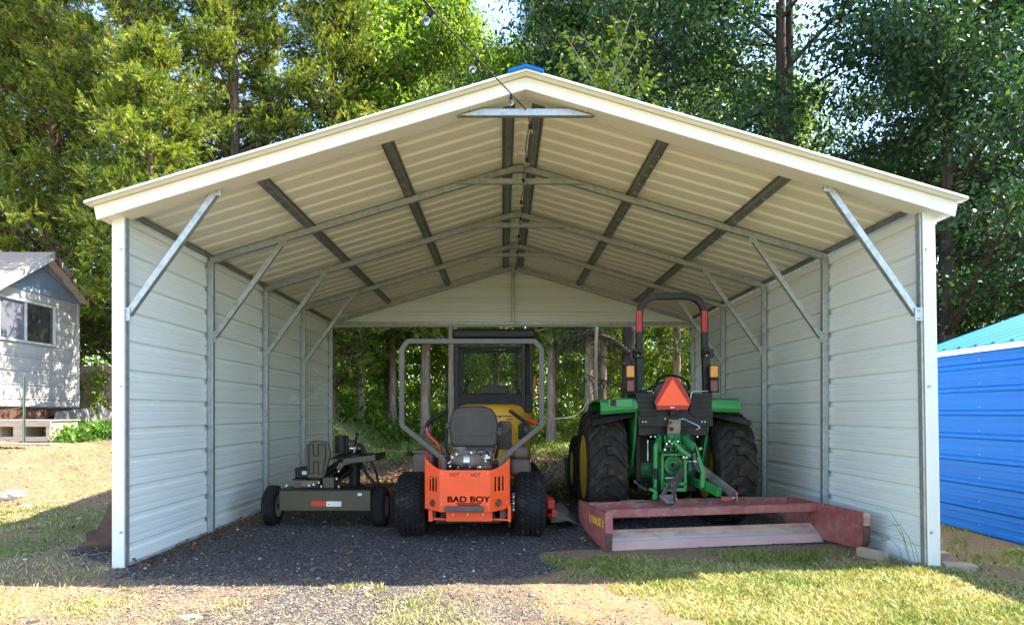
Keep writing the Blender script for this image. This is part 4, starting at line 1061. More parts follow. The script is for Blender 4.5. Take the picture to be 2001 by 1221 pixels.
# clevis lugs and the black A-frame up to the tractor
for px, dd in ((1318, 6.24), (1437, 6.33)):
    p = at(px, 985, dd); p.z = 0
    b = MB(); b.cbox(p + Vector((0, 0, .375)), (.016, .09, .09)); b.cbox(p + Vector((-.07, .02, .355)), (.13, .012, .045))
    b.build('clevis_lug', 'maroon', bs, bevel=.003)
    MB().cyl(p + Vector((-.03, 0, .365)), p + Vector((.02, 0, .365)), .016, 10).build('clevis_pin', 'bright_metal', bs, smooth=True)
top = at(1347, 905, 6.62)
b = MB(); e1 = at(1302, 968, 6.16); b.bar(top + Vector((-.02, 0, 0)), e1 + (top - e1) * .28, .02, .10, (0, 0, 1))
q = e1 + (top - e1) * .30
b.bar(q + Vector((-.045, 0, .005)), e1 + Vector((-.035, 0, .0)), .022, .055); b.bar(q + Vector((.02, 0, -.01)), e1 + Vector((.05, -.0, -.03)), .022, .055)
b.bar(q + Vector((-.03, 0, 0)), q + Vector((.02, 0, 0)), .03, .08, (0, 0, 1))
b.cbox(e1 + Vector((.0, 0, -.02)), (.13, .05, .06)); b.tube([e1 + Vector((-.05, -.02, -.01)), e1 + Vector((0, -.04, -.06)), e1 + Vector((.06, -.03, -.06))], .025, 8)
b.build('frame_arm', 'arm_steel', bs, bevel=.004)
b = MB(); e2 = at(1440, 970, 6.36); b.bar(top + Vector((.05, 0, .0)), e2, .02, .085, (0, 0, 1)); b.bar(top + Vector((.05, .03, .03)), e2 + Vector((0, .03, .03)), .012, .02)
b.build('frame_arm', 'arm_steel', bs, bevel=.004)
b = MB(); b.bar(top + Vector((-.04, 0, .11)), top + Vector((-.03, 0, -.02)), .014, .06, (0, 1, 0)); b.bar(top + Vector((.04, 0, .11)), top + Vector((.05, 0, -.02)), .03, .06, (0, 1, 0)); b.build('mast', 'arm_steel', bs, bevel=.003)
MB().cyl(top + Vector((-.07, -.02, .02)), top + Vector((.07, -.02, .02)), .014, 10).build('hitch_pin', 'bright_metal', bs, smooth=True)

# ------------------------------------------------------------------ olive towable log splitter
ls = thing('log_splitter', 'olive green towable log splitter with black tyres beside the left wall', 'log splitter', (-1.82, 6.95, 0))
tyre(ls, (xpx(527, 6.88), 6.98, .205), .205, .135, .105, 'rib', 'tyre', 'grey_rim', 1, rim_in=.3)
tyre(ls, (xpx(740, 6.76), 6.88, .205), .205, .135, .105, 'rib', 'tyre', 'grey_rim', 1, rim_in=.3)
yl = 6.72
b = MB(); b.box(xpx(545, yl), xpx(724, yl), yl, yl + .30, zpy(998, yl), zpy(957.5, yl)); b.build('tank_axle', 'olive', ls, bevel=.008)
b = MB(); b.box(xpx(546, yl), xpx(724, yl), yl - .012, yl + .31, zpy(957.3, yl), zpy(955.5, yl)); b.build('tank_lid', 'black_metal', ls, bevel=.002)
MB().box(xpx(608, yl), xpx(637.5, yl), yl - .004, yl - .001, zpy(988.5, yl), zpy(978.5, yl)).build('reflector', 'tape_red', ls).data.materials[0] = M['red_paint']
MB().box(xpx(637.8, yl), xpx(667, yl), yl - .004, yl - .001, zpy(989, yl), zpy(979, yl)).build('label_plate', 'decal_white', ls)
b = MB(); b.box(xpx(641, yl), xpx(645, yl), yl - .0055, yl - .0042, zpy(985.5, yl), zpy(984, yl)); b.build('label_mark', 'red_paint', ls)
MB().box(xpx(699, yl), xpx(707, yl), yl - .004, yl - .001, zpy(968, yl), zpy(963, yl)).build('label_plate', 'decal_white', ls)
MB().cyl((xpx(527, 6.85), 6.95, .205), (xpx(745, 6.85), 6.88, .205), .022, 10).build('axle', 'black_metal', ls, smooth=True)
# upright engine shroud with H shaped ribs
ysd = 6.86
pl = [(600, 934), (598, 870), (603, 863), (612, 860.5), (636, 862), (641, 866), (646, 888), (634, 930), (628, 935)]
b = MB(); b.prism([(xpx(a, ysd), zpy(c, ysd)) for a, c in pl], lambda a, c, t: (a, t, c), ysd, ysd + .05)
sh = b.build('shield', 'olive', ls, bevel=.012, seg=3)
b = MB()
for q in ([(604, 925), (604, 868), (613, 868), (613, 890), (622, 890), (622, 868), (636, 868), (637, 890), (631, 925), (622, 925), (622, 902), (613, 902), (613, 925)],):
    b.sweep([(xpx(a, ysd), ysd - .003, zpy(c, ysd)) for a, c in q + [q[0]]], .012, .008)
b.build('shield_rib', 'black', sh, bevel=.002)
b = MB(); b.box(xpx(576, 6.95), xpx(600, 6.95), 6.95, 7.2, zpy(934, 6.95), zpy(914, 6.95)); b.box(xpx(572, 6.95), xpx(602, 6.95), 6.93, 7.25, zpy(938, 6.95), zpy(934.3, 6.95)); b.build('battery_box', 'black', ls, bevel=.02, seg=3)
MB().box(xpx(590, 6.94), xpx(599, 6.94), 6.944, 6.949, zpy(927, 6.94), zpy(920, 6.94)).build('label_plate', 'decal_white', ls)
b = MB(); b.box(xpx(575, 6.9), xpx(622, 6.9), 6.88, 7.15, zpy(955, 6.9), zpy(938.5, 6.9)); b.cyl((xpx(590, 6.85), 6.84, zpy(947, 6.85)), (xpx(612, 6.85), 6.84, zpy(946, 6.85)), .03, 12)
b.cyl((xpx(600, 6.85), 6.82, zpy(942, 6.85)), (xpx(622, 6.85), 6.86, zpy(944, 6.85)), .014, 10)
b.build('engine', 'engine', ls, bevel=.01)
b = MB()
for px, py, r_ in ((560, 950, .018), (623, 944, .012), (628, 952, .013), (662, 952, .013), (613, 948, .02), (604, 950, .016), (658, 937, .014), (662, 922, .010)):
    b.cyl(at(px, py, 6.80), at(px, py - 4, 6.80), r_, 10)
b.build('fitting', 'bright_metal', ls, smooth=True)
# bracket and horizontal beam with log cradle
b = MB(); b.box(xpx(631, 6.85), xpx(653, 6.85), 6.84, 6.95, zpy(953, 6.85), zpy(933, 6.85)); b.build('beam_bracket', 'olive', ls, bevel=.006)
b = MB()
A = at(632, 938, 7.05); B = at(700, 886, 7.6)
b.bar(A, B, .12, .12); b.bar(at(640, 942, 6.95), at(705, 905, 7.5), .06, .10); b.build('splitter_beam', 'black_metal', ls, bevel=.008)
b = MB(); zt_ = zpy(887, 7.0)
b.prism([(xpx(669, 6.9), zpy(905, 6.9)), (xpx(670, 6.9), zpy(897, 6.9)), (xpx(732, 6.9), zpy(888, 6.9)), (xpx(734, 6.9), zpy(900, 6.9))], lambda a, c, t: (a, t, c), 6.90, 6.915)
b.prism([(xpx(655, 6.9), zpy(915, 6.9)), (xpx(662, 6.9), zpy(904, 6.9)), (xpx(700, 6.9), zpy(900, 6.9)), (xpx(734, 6.9), zpy(901, 6.9)), (xpx(690, 6.9), zpy(905, 6.9)), (xpx(672, 6.9), zpy(909, 6.9)), (xpx(664, 6.9), zpy(918, 6.9))], lambda a, c, t: (a, t, c), 6.917, 6.93)
b.build('catcher_side', 'olive', ls, bevel=.003)
b = MB(); b.add([(xpx(645, 6.93), 6.93, zpy(896, 6.93)), (xpx(731, 6.93), 6.93, zpy(889, 6.93)), (xpx(752, 7.3), 7.3, zpy(884, 7.3)), (xpx(665, 7.3), 7.3, zpy(886, 7.3)),
      (xpx(645, 6.93), 6.93, zpy(898, 6.93)), (xpx(731, 6.93), 6.93, zpy(891, 6.93)), (xpx(752, 7.3), 7.3, zpy(886, 7.3)), (xpx(665, 7.3), 7.3, zpy(888, 7.3))], [(0, 1, 2, 3), (7, 6, 5, 4), (0, 4, 5, 1), (1, 5, 6, 2), (2, 6, 7, 3), (3, 7, 4, 0)])
b.bar(at(733, 894, 6.91), at(752, 888, 7.3), .012, .07); b.build('catcher_tray', 'black_metal', ls, bevel=.002)
for pp, rr in (([(725, 901, 7.0), (736, 925, 7.0), (741, 955, 7.05)], .014), ([(706, 905, 7.1), (716, 925, 7.1), (738, 952, 7.05)], .018), ([(700, 867, 7.3), (708, 872, 7.3), (713, 886, 7.3)], .022)):
    MB().tube([at(*q) for q in pp], rr, 8).build('support_leg', 'black_metal', ls, smooth=True)
MB().cyl(at(666, 885, 7.3), at(666, 851, 7.3), .066, 20).build('hydraulic_cylinder', 'black', ls, smooth=True)
MB().box(xpx(674, 7.3), xpx(680, 7.3), 7.28, 7.34, zpy(886, 7.3), zpy(851, 7.3)).build('wedge', 'black_metal', ls, bevel=.003)
MB().cyl(at(682, 868, 7.35), at(697, 867, 7.35), .05, 16).build('filter', 'olive', ls, smooth=True)
b = MB(); b.tube([at(690, 884, 7.3), at(694, 868, 7.3), at(697, 852, 7.28)], .012, 8); b.ball(at(697.5, 848, 7.28), .022, 10); b.build('control_lever', 'black', ls, smooth=True)
b = MB(); b.cyl(at(684, 876, 7.3), at(694, 876, 7.3), .022, 10); b.tube([at(692, 884, 7.25), at(695, 872, 7.25)], .010, 8); b.build('control_valve', 'bright_metal', ls, smooth=True)
b = MB()
for k, (p0, p1, p2) in enumerate((((632, 930), (640, 915), (655, 905)), ((640, 950), (650, 925), (672, 912)), ((664, 948), (668, 930), (690, 915)), ((622, 955), (640, 945), (664, 955)))):
    P_ = [at(*p0, 6.88), at(*p1, 6.95), at(*p2, 7.1)]; b.tube(fillet(P_, .1, 6), .012, 8)
b.build('hose', 'black', ls, smooth=True)
MB().cyl(at(693, 955, 7.2), at(693, 905, 7.2), .06, 14).build('jack_stand', 'black', ls, smooth=True)
# green bin behind the tractor
gb = MB(); dd = 9.9
x0, x1 = xpx(1107, dd), xpx(1107, dd) + .62
gb.hexa([(x0 + .02, dd + .02, 0), (x1 - .02, dd + .02, 0), (x1 - .02, dd + .4, 0), (x0 + .02, dd + .4, 0), (x0, dd, zpy(900, dd)), (x1, dd, zpy(900, dd)), (x1, dd + .42, zpy(900, dd)), (x0, dd + .42, zpy(900, dd))])
gt = thing('storage_bin', 'dark green plastic bin on the ground left of the tractor', 'bin', (x0 + .3, dd + .2, 0))
gb.build('body', 'bin_green', gt, bevel=.02, seg=3)
MB().box(x0 - .02, x1 + .02, dd - .02, dd + .44, zpy(900, dd) + .002, zpy(896.5, dd)).build('lid', 'bin_green', gt, bevel=.01)
# ------------------------------------------------------------------ blue shed on the right
sh = thing('blue_shed', 'bright blue ribbed metal shed standing right of the white carport', 'shed', (5.9, 5.2, 0))
wx, ya, yb, zt_ = 4.63, 2.9, 7.36, 1.80
pr = rib_profile(-.02, zt_, .2286, .035, h=.020, wide=.034, top=.014, minor=.003)
n = len(pr); b = MB()
vs = [(wx - d, ya, z) for z, d in pr] + [(wx - d, yb, z) for z, d in pr]
vs += [(wx - d + .0015, ya, z) for z, d in pr] + [(wx - d + .0015, yb, z) for z, d in pr]
b.add(vs, [(i, i + n, i + 1 + n, i + 1) for i in range(n - 1)] + [(2 * n + i, 2 * n + i + 1, 3 * n + i + 1, 3 * n + i) for i in range(n - 1)])
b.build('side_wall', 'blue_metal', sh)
wx2 = wx + 3.0
for yy, sy in ((ya, 1), (yb, -1)):
    b = MB(); b.prism([(wx + .002, -.02), (wx2, -.02), (wx2, zt_), ((wx + wx2) / 2, zt_ + .50), (wx + .002, zt_)], lambda a, c, t: (a, t, c), yy - (.0 if sy > 0 else .012), yy + (.012 if sy > 0 else 0)); b.build('gable_wall', 'blue_metal', sh)
MB().box(wx2 - .01, wx2, ya + .013, yb - .013, -.02, zt_).build('side_wall', 'blue_metal', sh)
for s in (-1, 1):
    xr = (wx + wx2) / 2; xe = wx - .10 if s < 0 else wx2 + .10
    sl = .36; zr_ = zt_ + .012 + sl * (abs(wx - xr) + .1) - .02
    rp_ = rib_profile(ya - .1, yb + .12, .2286, ya + .02, h=.020, wide=.032, top=.014, minor=.002); n = len(rp_); b = MB()
    top = [(xr, y, zr_ + d + .02) for y, d in rp_] + [(xe, y, zr_ + d + .02 - sl * abs(xe - xr)) for y, d in rp_]
    b.add(top, [(i, i + n, i + 1 + n, i + 1) for i in range(n - 1)]); b.add([(p[0], p[1], p[2] - .003) for p in top], [(i, i + 1, i + 1 + n, i + n) for i in range(n - 1)])
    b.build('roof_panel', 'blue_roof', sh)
MB().box(wx - .055, wx - .024, ya - .08, yb + .1, zt_ - .035, zt_ + .028).build('eave_trim', 'white_trim', sh, bevel=.003)
sc = MB()
for k in range(8):
    for j in range(6): sc.cyl((wx - .006, ya + .25 + j * .82, .035 + .2286 * k + .055), (wx + .001, ya + .25 + j * .82, .035 + .2286 * k + .055), .006, 6)
so_ = sc.build('screw_head', 'galv', sh); so_['kind'] = 'stuff'
MB().box(wx - .03, wx + .03, yb - .002, yb + .02, -.02, zt_ - .04).build('corner_trim', 'blue_metal', sh)

# ------------------------------------------------------------------ ground
def smooth(t): t = np.clip(t, 0, 1); return t * t * (3 - 2 * t)
def hfield(x, y):
    side = smooth((-x - 3.35) / 1.5)
    bank = .60 * smooth((y - 6.6) / 5.6) + .22 * smooth((y - 11.5) / 5)
    h = side * bank
    h = h + side * .05 * smooth((y - 5.0) / 1.5) 
    h = h + .12 * smooth((y - 13) / 6) * (1 - side) + .02 * np.clip(y - 22, 0, 60) * .9
    h = h + side * .035 * (np.sin(x * 3.1 + y * 1.7) * np.sin(y * 2.3 - x) + .5 * np.sin(x * 7.3 + 2) * np.sin(y * 6.1)) * smooth((y - 6) / 2)
    # small berm behind the carport
    h = h + .05 * np.exp(-((y - 15.2 - .3 * np.sin(x * .9)) / 1.1) ** 2) * smooth((x + 4) / 2) * smooth((7 - x) / 2)
    return h
def H(x, y): return float(hfield(np.array(float(x)), np.array(float(y))))
def axis(segs):
    out = []
    for a, c, st in segs: out += list(np.arange(a, c, st))
    out.append(segs[-1][1]); return np.array(out)
gx = axis([(-300, -60, 30), (-60, -20, 5), (-20, -11, .25), (-11, -5, .11), (-5, 5.5, .07), (5.5, 12, .3), (12, 50, 4), (50, 300, 30)])
gy = axis([(-300, -20, 30), (-20, 2, 1.5), (2, 8, .07), (8, 13, .11), (13, 20, .2), (20, 50, 1.5), (50, 400, 30)])
GX, GY = np.meshgrid(gx, gy)
rs = np.random.RandomState(3)
def vnoise(x, y, s, seed):
    r = np.random.RandomState(seed); T_ = r.rand(64, 64)
    u = x * s; v = y * s; i = np.floor(u).astype(int); j = np.floor(v).astype(int); fu = u - i; fv = v - j
    fu = fu * fu * (3 - 2 * fu); fv = fv * fv * (3 - 2 * fv)
    g = lambda a, c: T_[a % 64, c % 64]
    return (g(i, j) * (1 - fu) + g(i + 1, j) * fu) * (1 - fv) + (g(i, j + 1) * (1 - fu) + g(i + 1, j + 1) * fu) * fv
def fbm(x, y, s, seed): return (vnoise(x, y, s, seed) + .5 * vnoise(x, y, s * 2.1, seed + 1) + .25 * vnoise(x, y, s * 4.3, seed + 2)) / 1.75
GZ = hfield(GX, GY) + (fbm(GX, GY, 4, 11) - .5) * .022 + (fbm(GX, GY, 14, 15) - .5) * .012 * ((GY > 2) & (GY < 8)) + (fbm(GX, GY, 2.6, 19) - .5) * .10 * smooth((-GX - 3.6) / .8) * ((GY > 5) & (GY < 14))
def masks(x, y):
    """gravel, grass, dirt weights: where each covers the ground"""
    n1 = fbm(x, y, 1.1, 21) - .5; n2 = fbm(x, y, 3.0, 31) - .5
    edge = n1 * 1.0 + n2 * .6
    # gravel pad: from the left wall to x about 1, wider inside the carport
    right = .75 + .0 * y + np.where(y > 5.1, 2.6 * smooth((y - 5.55) / .5), 0)
    left = -3.1 - 1.1 * smooth((y - 4.9) / .8) * smooth((6.6 - y) / .6)
    gr = smooth((right + edge * .8 - x) / .5) * smooth((x - left - edge * .5) / .6) * smooth((9.9 + edge * 1.5 - y) / 1.2)
    lawn = smooth((x - .45 - edge * .9) / .7) * smooth((5.25 + edge * .5 + .35 * smooth((2 - x)) - y) / .35)
    lawn = lawn * (1 - .85 * smooth((x - 3.05 - n2) / .4) * smooth((y - 4.25 - n1) / .3))
    lawn = np.maximum(lawn, smooth((x - 3.6) / .4) * smooth((9 - y) / 3) * .45 * smooth((fbm(x, y, 2, 41) - .38) / .2))
    lg = smooth((-x - 3.0) / .5) * smooth((fbm(x, y, 1.3, 51) - .46 + .12 * smooth((y - 5.5) / .4) * smooth((7.8 - y) / .6)) / .14) * (.60 - .38 * smooth((y - 7.2) / 1.2)) * smooth((11.5 - y) / 1.0)
    fl = smooth((-x - 1.2) / 1.2) * smooth((4.95 - y) / .3) * smooth((fbm(x, y, 1.6, 61) - .40) / .2) * .75
    back = smooth((y - 16) / 2) * .8
    gs = np.clip(np.maximum.reduce([lawn, lg, fl, back]), 0, 1)
    return np.clip(gr, 0, 1), gs
gr, gs = masks(GX, GY)
V_ = np.stack([GX, GY, GZ], -1).reshape(-1, 3); nxg, nyg = len(gx), len(gy)
idx = np.arange(nxg * nyg).reshape(nyg, nxg)
F_ = np.stack([idx[:-1, :-1], idx[:-1, 1:], idx[1:, 1:], idx[1:, :-1]], -1).reshape(-1, 4)
m, nt, n_, l_, b_ = newmat('ground')
def attr(nm):
    a = n_.new('ShaderNodeAttribute'); a.attribute_name = nm; return a.outputs['Fac']
v = coords(nt)
def voro(scale, out='Color', feat='F1'):
    q = n_.new('ShaderNodeTexVoronoi'); q.inputs['Scale'].default_value = scale; q.feature = feat; nt.links.new(v, q.inputs['Vector']); return q.outputs[out]
vc = voro(95); vd = voro(95, 'Distance')
sep = n_.new('ShaderNodeSeparateColor'); nt.links.new(vc, sep.inputs[0])
grav = ramp(nt, sep.outputs[0], [(0, (.020, .021, .026)), (.5, (.050, .048, .050)), (.78, (.11, .092, .078)), (.92, (.22, .18, .14)), (1, (.42, .36, .29))])
dust = ramp(nt, noise(nt, v, 2.2, 7, .65), [(.44, (0, 0, 0)), (.72, (.75, .75, .75))])
grav = mixc(nt, dust, grav, (.085, .066, .050))
brown = ramp(nt, noise(nt, v, 26, 7, .7), [(.3, (.085, .050, .030)), (.5, (.22, .135, .075)), (.7, (.38, .26, .15))])
straw = ramp(nt, noise(nt, coords(nt, (1, 2.6, 1)), 60, 5, .7), [(.35, (.12, .072, .038)), (.55, (.30, .195, .105)), (.7, (.46, .34, .20))])
dirt = mixc(nt, ramp(nt, noise(nt, v, 1.7, 6), [(.42, (0, 0, 0)), (.6, (1, 1, 1))]), brown, straw)
dirt = mixc(nt, attr('loam'), dirt, ramp(nt, noise(nt, v, 14, 8, .75), [(.35, (.035, .026, .017)), (.52, (.10, .072, .045)), (.68, (.20, .15, .10))]))
grs = ramp(nt, noise(nt, v, 40, 5, .7), [(.3, (.08, .075, .025)), (.5, (.20, .18, .065)), (.7, (.42, .34, .17))])
fn = noise(nt, v, 9, 6, .7)
def brk(a, lo, hi):   # break a soft mask with noise
    mm = n_.new('ShaderNodeMath'); mm.operation = 'ADD'; nt.links.new(a, mm.inputs[0]); nt.links.new(fn, mm.inputs[1])
    return ramp(nt, mm.outputs[0], [(lo, (0, 0, 0)), (hi, (1, 1, 1))])
def half(a):
    mm = n_.new('ShaderNodeMath'); mm.operation = 'MULTIPLY'; mm.inputs[1].default_value = .5; nt.links.new(a, mm.inputs[0]); return mm.outputs[0]
fh = half(fn)
def brk2(a, lo, hi):
    mm = n_.new('ShaderNodeMath'); mm.operation = 'MULTIPLY_ADD'; nt.links.new(a, mm.inputs[0]); mm.inputs[1].default_value = .5; nt.links.new(fh, mm.inputs[2])
    return ramp(nt, mm.outputs[0], [(lo, (0, 0, 0)), (hi, (1, 1, 1))])
c = mixc(nt, brk2(attr('gravel'), .42, .58), dirt, grav)
c = mixc(nt, brk2(attr('grass'), .44, .62), c, grs)
# gravel in front: tan chaff, with the sunlit tone painted in too
c = mixc(nt, brk2(attr('sunlit_chaff'), .40, .68), c, straw)
l_.new(c, b_.inputs['Base Color']); b_.inputs['Roughness'].default_value = .92; b_.inputs['Specular IOR Level'].default_value = .25
mmx = n_.new('ShaderNodeMath'); mmx.operation = 'ADD'; nt.links.new(vd, mmx.inputs[0]); nt.links.new(noise(nt, v, 120, 4), mmx.inputs[1])
bump(nt, mmx.outputs[0], .8, .012, b_)
g_o = np_mesh('ground', V_, F_, None, m, smooth=True); g_o['kind'] = 'structure'
sunlit_chaff = smooth((4.9 + .0 * GX - GY) / .25) * np.clip(.36 + .9 * (fbm(GX, GY, 1.5, 71) - .5) + .25 * smooth((-GX - 1) / 1.5), 0, 1) * smooth((1.2 - GX) / .5) * smooth((GY - 0) / 1)
loam = smooth((GY - 7.6) / 1.6) * smooth((GX + 4.2) / 1.2)
for nm, a in (('gravel', gr), ('grass', gs), ('sunlit_chaff', sunlit_chaff), ('loam', loam)):
    at_ = g_o.data.attributes.new(nm, 'FLOAT', 'POINT'); at_.data.foreach_set('value', a.astype(np.float32).ravel())
def hz(x, y): return hfield(x, y) + (fbm(x, y, 4, 11) - .5) * .022 + (fbm(x, y, 2.6, 19) - .5) * .10 * smooth((-x - 3.6) / .8) * ((y > 5) & (y < 14))

# blades of grass
def blades(name, N, region, prob, hmin, hmax, tintf, material, wd=.0045, label=None, cat=None, lean=.5, seed=1):
    r = np.random.RandomState(seed); x0, x1, y0, y1 = region
    x = r.uniform(x0, x1, N); y = r.uniform(y0, y1, N)
    if y0 > 2.5:   # keep to what the view cone can hold, with a margin
        k = np.abs(x - .0) < (y * .80 + .8); x, y = x[k], y[k]
    k = r.rand(len(x)) < prob(x, y); x, y = x[k], y[k]; n = len(x); z = hz(x, y) - .004
    h = r.uniform(hmin, hmax, n) * (.6 + .8 * fbm(x, y, 2.5, seed + 90)); a = r.uniform(0, 2 * np.pi, n); ln = r.uniform(.1, lean, n) * h * 1.5
    b2 = r.uniform(0, 2 * np.pi, n); w = wd * r.uniform(.6, 1.3, n)
    base = np.stack([x, y, z], 1); sd = np.stack([np.cos(b2), np.sin(b2), 0 * a], 1) * w[:, None]
    dr = np.stack([np.cos(a) * ln, np.sin(a) * ln, h], 1); dm = np.stack([np.cos(a) * ln * .35, np.sin(a) * ln * .35, h * .6], 1)
    Vv = np.stack([base - sd, base + sd, base + dm + sd * .8, base + dm - sd * .8, base + dr], 1).reshape(-1, 3)
    i = np.arange(n) * 5
    F = np.concatenate([np.stack([i, i + 1, i + 2], 1), np.stack([i, i + 2, i + 3], 1), np.stack([i + 3, i + 2, i + 4], 1)])
    t = tintf(x, y, r); o = np_mesh(name, Vv, F, np.tile(t, 3), material)
    o['kind'] = 'stuff'
    if label: o['label'] = label; o['category'] = cat
    return o
gprob = lambda x, y: np.clip((masks(x, y)[1] - .2) * 1.4, 0, 1)
blades('lawn_grass', 200000, (-1, 4.6, 3.3, 5.7), lambda x, y: gprob(x, y) * np.clip(.35 + 3.2 * (fbm(x, y, 3.4, 91) - .36), .25, 1), .014, .044, lambda x, y, r: .12 + .85 * fbm(x, y, 2.6, 7) + r.normal(0, .24, len(x)), 'grass', .0046, 'short patchy yellow green lawn in front of the carport', 'grass', 1.1, 1)
blades('grass_tufts', 150000, (-11, -2.9, 3.3, 11.5), lambda x, y: np.maximum(gprob(x, y), .22 * (fbm(x, y, 1.9, 23) > .45)), .018, .055, lambda x, y, r: np.where(masks(x, y)[1] > .3, .12 + .8 * fbm(x, y, 1.7, 17), .84) + r.normal(0, .16, len(x)), 'grass', .0045, 'thin dry grass growing on the sandy bank left of the carport', 'grass', 1.0, 2)
blades('grass_tufts', 45000, (-3.2, .8, 3.3, 4.9), lambda x, y: np.clip(.05 + (fbm(x, y, 2.0, 61) - .45) * 2.2, 0, .7) * smooth((-x + 1.2) / 2.5) * smooth((4.62 - y) / .1), .012, .035, lambda x, y, r: .45 + .5 * fbm(x, y, 2.7, 17) + r.normal(0, .15, len(x)), 'grass', .004, 'sparse yellow grass poking through the sunlit gravel', 'grass', 1.2, 3)
blades('grass_tufts', 40000, (3.5, 9, 4.9, 12), lambda x, y: np.clip(.15 + (fbm(x, y, 1.5, 41) - .42) * 2.5, 0, .8), .02, .06, lambda x, y, r: .05 + .6 * fbm(x, y, 1.7, 27) + r.normal(0, .15, len(x)), 'grass', .005, 'green grass strip between the carport and the blue shed', 'grass', 1.0, 4)
blades('grass_tufts', 26000, (.3, 3.4, 5.0, 6.1), lambda x, y: np.clip((fbm(x, y, 1.6, 81) - .45) * 3, 0, .8) * smooth((5.75 - y) / .5), .02, .06, lambda x, y, r: .05 + .45 * fbm(x, y, 1.7, 27) + r.normal(0, .12, len(x)), 'grass', .0045, 'shaded grass tufts in front of the maroon scraper', 'grass', 1.0, 5)
blades('woodland_floor', 90000, (-11, 12, 13.0, 30), lambda x, y: (.05 + .9 * (fbm(x, y, .5, 5) > .45)) * (.25 + .75 * smooth((y - 14) / 3)), .06, .22, lambda x, y, r: .1 + .45 * fbm(x, y, .6, 27) + r.normal(0, .12, len(x)), 'grass', .022, 'sunlit green ground cover under the trees behind the carport', 'ground cover', 1.3, 6)

# pebbles and chaff
def scatter_stones(name, N, region, prob, smin, smax, tint, material, label, cat, seed, flat=.6):
    r = np.random.RandomState(seed); x0, x1, y0, y1 = region
    x = r.uniform(x0, x1, N); y = r.uniform(y0, y1, N); k = (r.rand(N) < prob(x, y)) & (np.abs(x) < y * .8 + .5); x, y = x[k], y[k]; n = len(x)
    s = smin * (smax / smin) ** (r.rand(n) ** 2.2)
    dirs = np.array([[1, 0, 0], [-1, 0, 0], [0, 1, 0], [0, -1, 0], [0, 0, 1], [0, 0, -1], [.62, .62, .62], [-.62, -.62, .62]], float)[:6]
    Vv = dirs[None] * (s[:, None, None] * r.uniform(.55, 1.25, (n, 6, 1))) + r.normal(0, .15, (n, 6, 3)) * s[:, None, None]
    Vv[:, :, 2] *= flat
    a = r.uniform(0, 6.28, n); ca, sa = np.cos(a)[:, None], np.sin(a)[:, None]
    X_, Y_ = Vv[:, :, 0] * ca - Vv[:, :, 1] * sa, Vv[:, :, 0] * sa + Vv[:, :, 1] * ca
    Vv = np.stack([X_ + x[:, None], Y_ + y[:, None], Vv[:, :, 2] + (hz(x, y) + s * .25)[:, None]], -1).reshape(-1, 3)
    f = np.array([[0, 2, 4], [2, 1, 4], [1, 3, 4], [3, 0, 4], [2, 0, 5], [1, 2, 5], [3, 1, 5], [0, 3, 5]])
    F = (f[None] + (np.arange(n) * 6)[:, None, None]).reshape(-1, 3)
    o = np_mesh(name, Vv, F, np.repeat(tint(x, y, r), 8), material); tag(o, label, cat, kind='stuff'); return o
gravp = lambda x, y: np.clip(masks(x, y)[0], 0, 1) * (1 - .8 * smooth((y - 7) / 4))
scatter_stones('gravel_stones', 95000, (-4.3, 3.2, 3.3, 9.5), gravp, .0032, .012, lambda x, y, r: np.clip(r.beta(1.3, 3.8, len(x)) + .34 * smooth((4.75 - y) / .3) + .18 * smooth((y - 5.6) / 1.5), 0, 1), 'pebbles', 'fine dark grey gravel spread under and before the carport', 'gravel', 11)  # stones in front tinted paler, sunlight put into their colour
scatter_stones('loose_stones', 1500, (-6, 3, 3.3, 8.5), lambda x, y: .2 + .8 * (x < 1.2), .006, .022, lambda x, y, r: r.uniform(.6, 1.0, len(x)), 'pebbles', 'scattered pale pebbles lying on the gravel and bank', 'pebbles', 12)
def flat_bits(name, N, region, prob, L0, L1, W, tint, material, label, cat, seed, tilt=.25):
    r = np.random.RandomState(seed); x0, x1, y0, y1 = region
    x = r.uniform(x0, x1, N); y = r.uniform(y0, y1, N); k = (r.rand(N) < prob(x, y)) & (np.abs(x) < y * .8 + .5); x, y = x[k], y[k]; n = len(x)
    a = r.uniform(0, 6.28, n); L = r.uniform(L0, L1, n); A = np.stack([np.cos(a), np.sin(a), r.normal(0, tilt, n)], 1); S = np.stack([-np.sin(a), np.cos(a), r.normal(0, tilt, n)], 1)
    c0 = np.stack([x, y, hz(x, y) + .006 + .4 * np.abs(A[:, 2]) * L], 1); A = A * L[:, None] / 2; S = S * (W * r.uniform(.6, 1.3, n))[:, None] / 2
    Vv = np.stack([c0 - A, c0 + S, c0 + A, c0 - S], 1).reshape(-1, 3); F = np.arange(n * 4).reshape(-1, 4)
    o = np_mesh(name, Vv, F, tint(x, y, r), material); tag(o, label, cat, kind='stuff'); return o
flat_bits('straw_litter', 80000, (-7, 4.5, 3.3, 9.0), lambda x, y: np.clip(.10 + .9 * smooth((4.9 - y) / .2) * smooth((1.6 - x) / 1.5) + .35 * smooth((-x - 3.2)) + .5 * smooth((x - .8) / .5) * smooth((6.2 - y) / 1) * smooth((y - 4.8) / .3), 0, 1) * np.clip(fbm(x, y, 2.1, 5) * 1.8 - .3, .1, 1), .015, .06, .0038, lambda x, y, r: r.uniform(.1, 1, len(x)), 'straw', 'dry straw and grass clippings littering the ground', 'straw', 13)
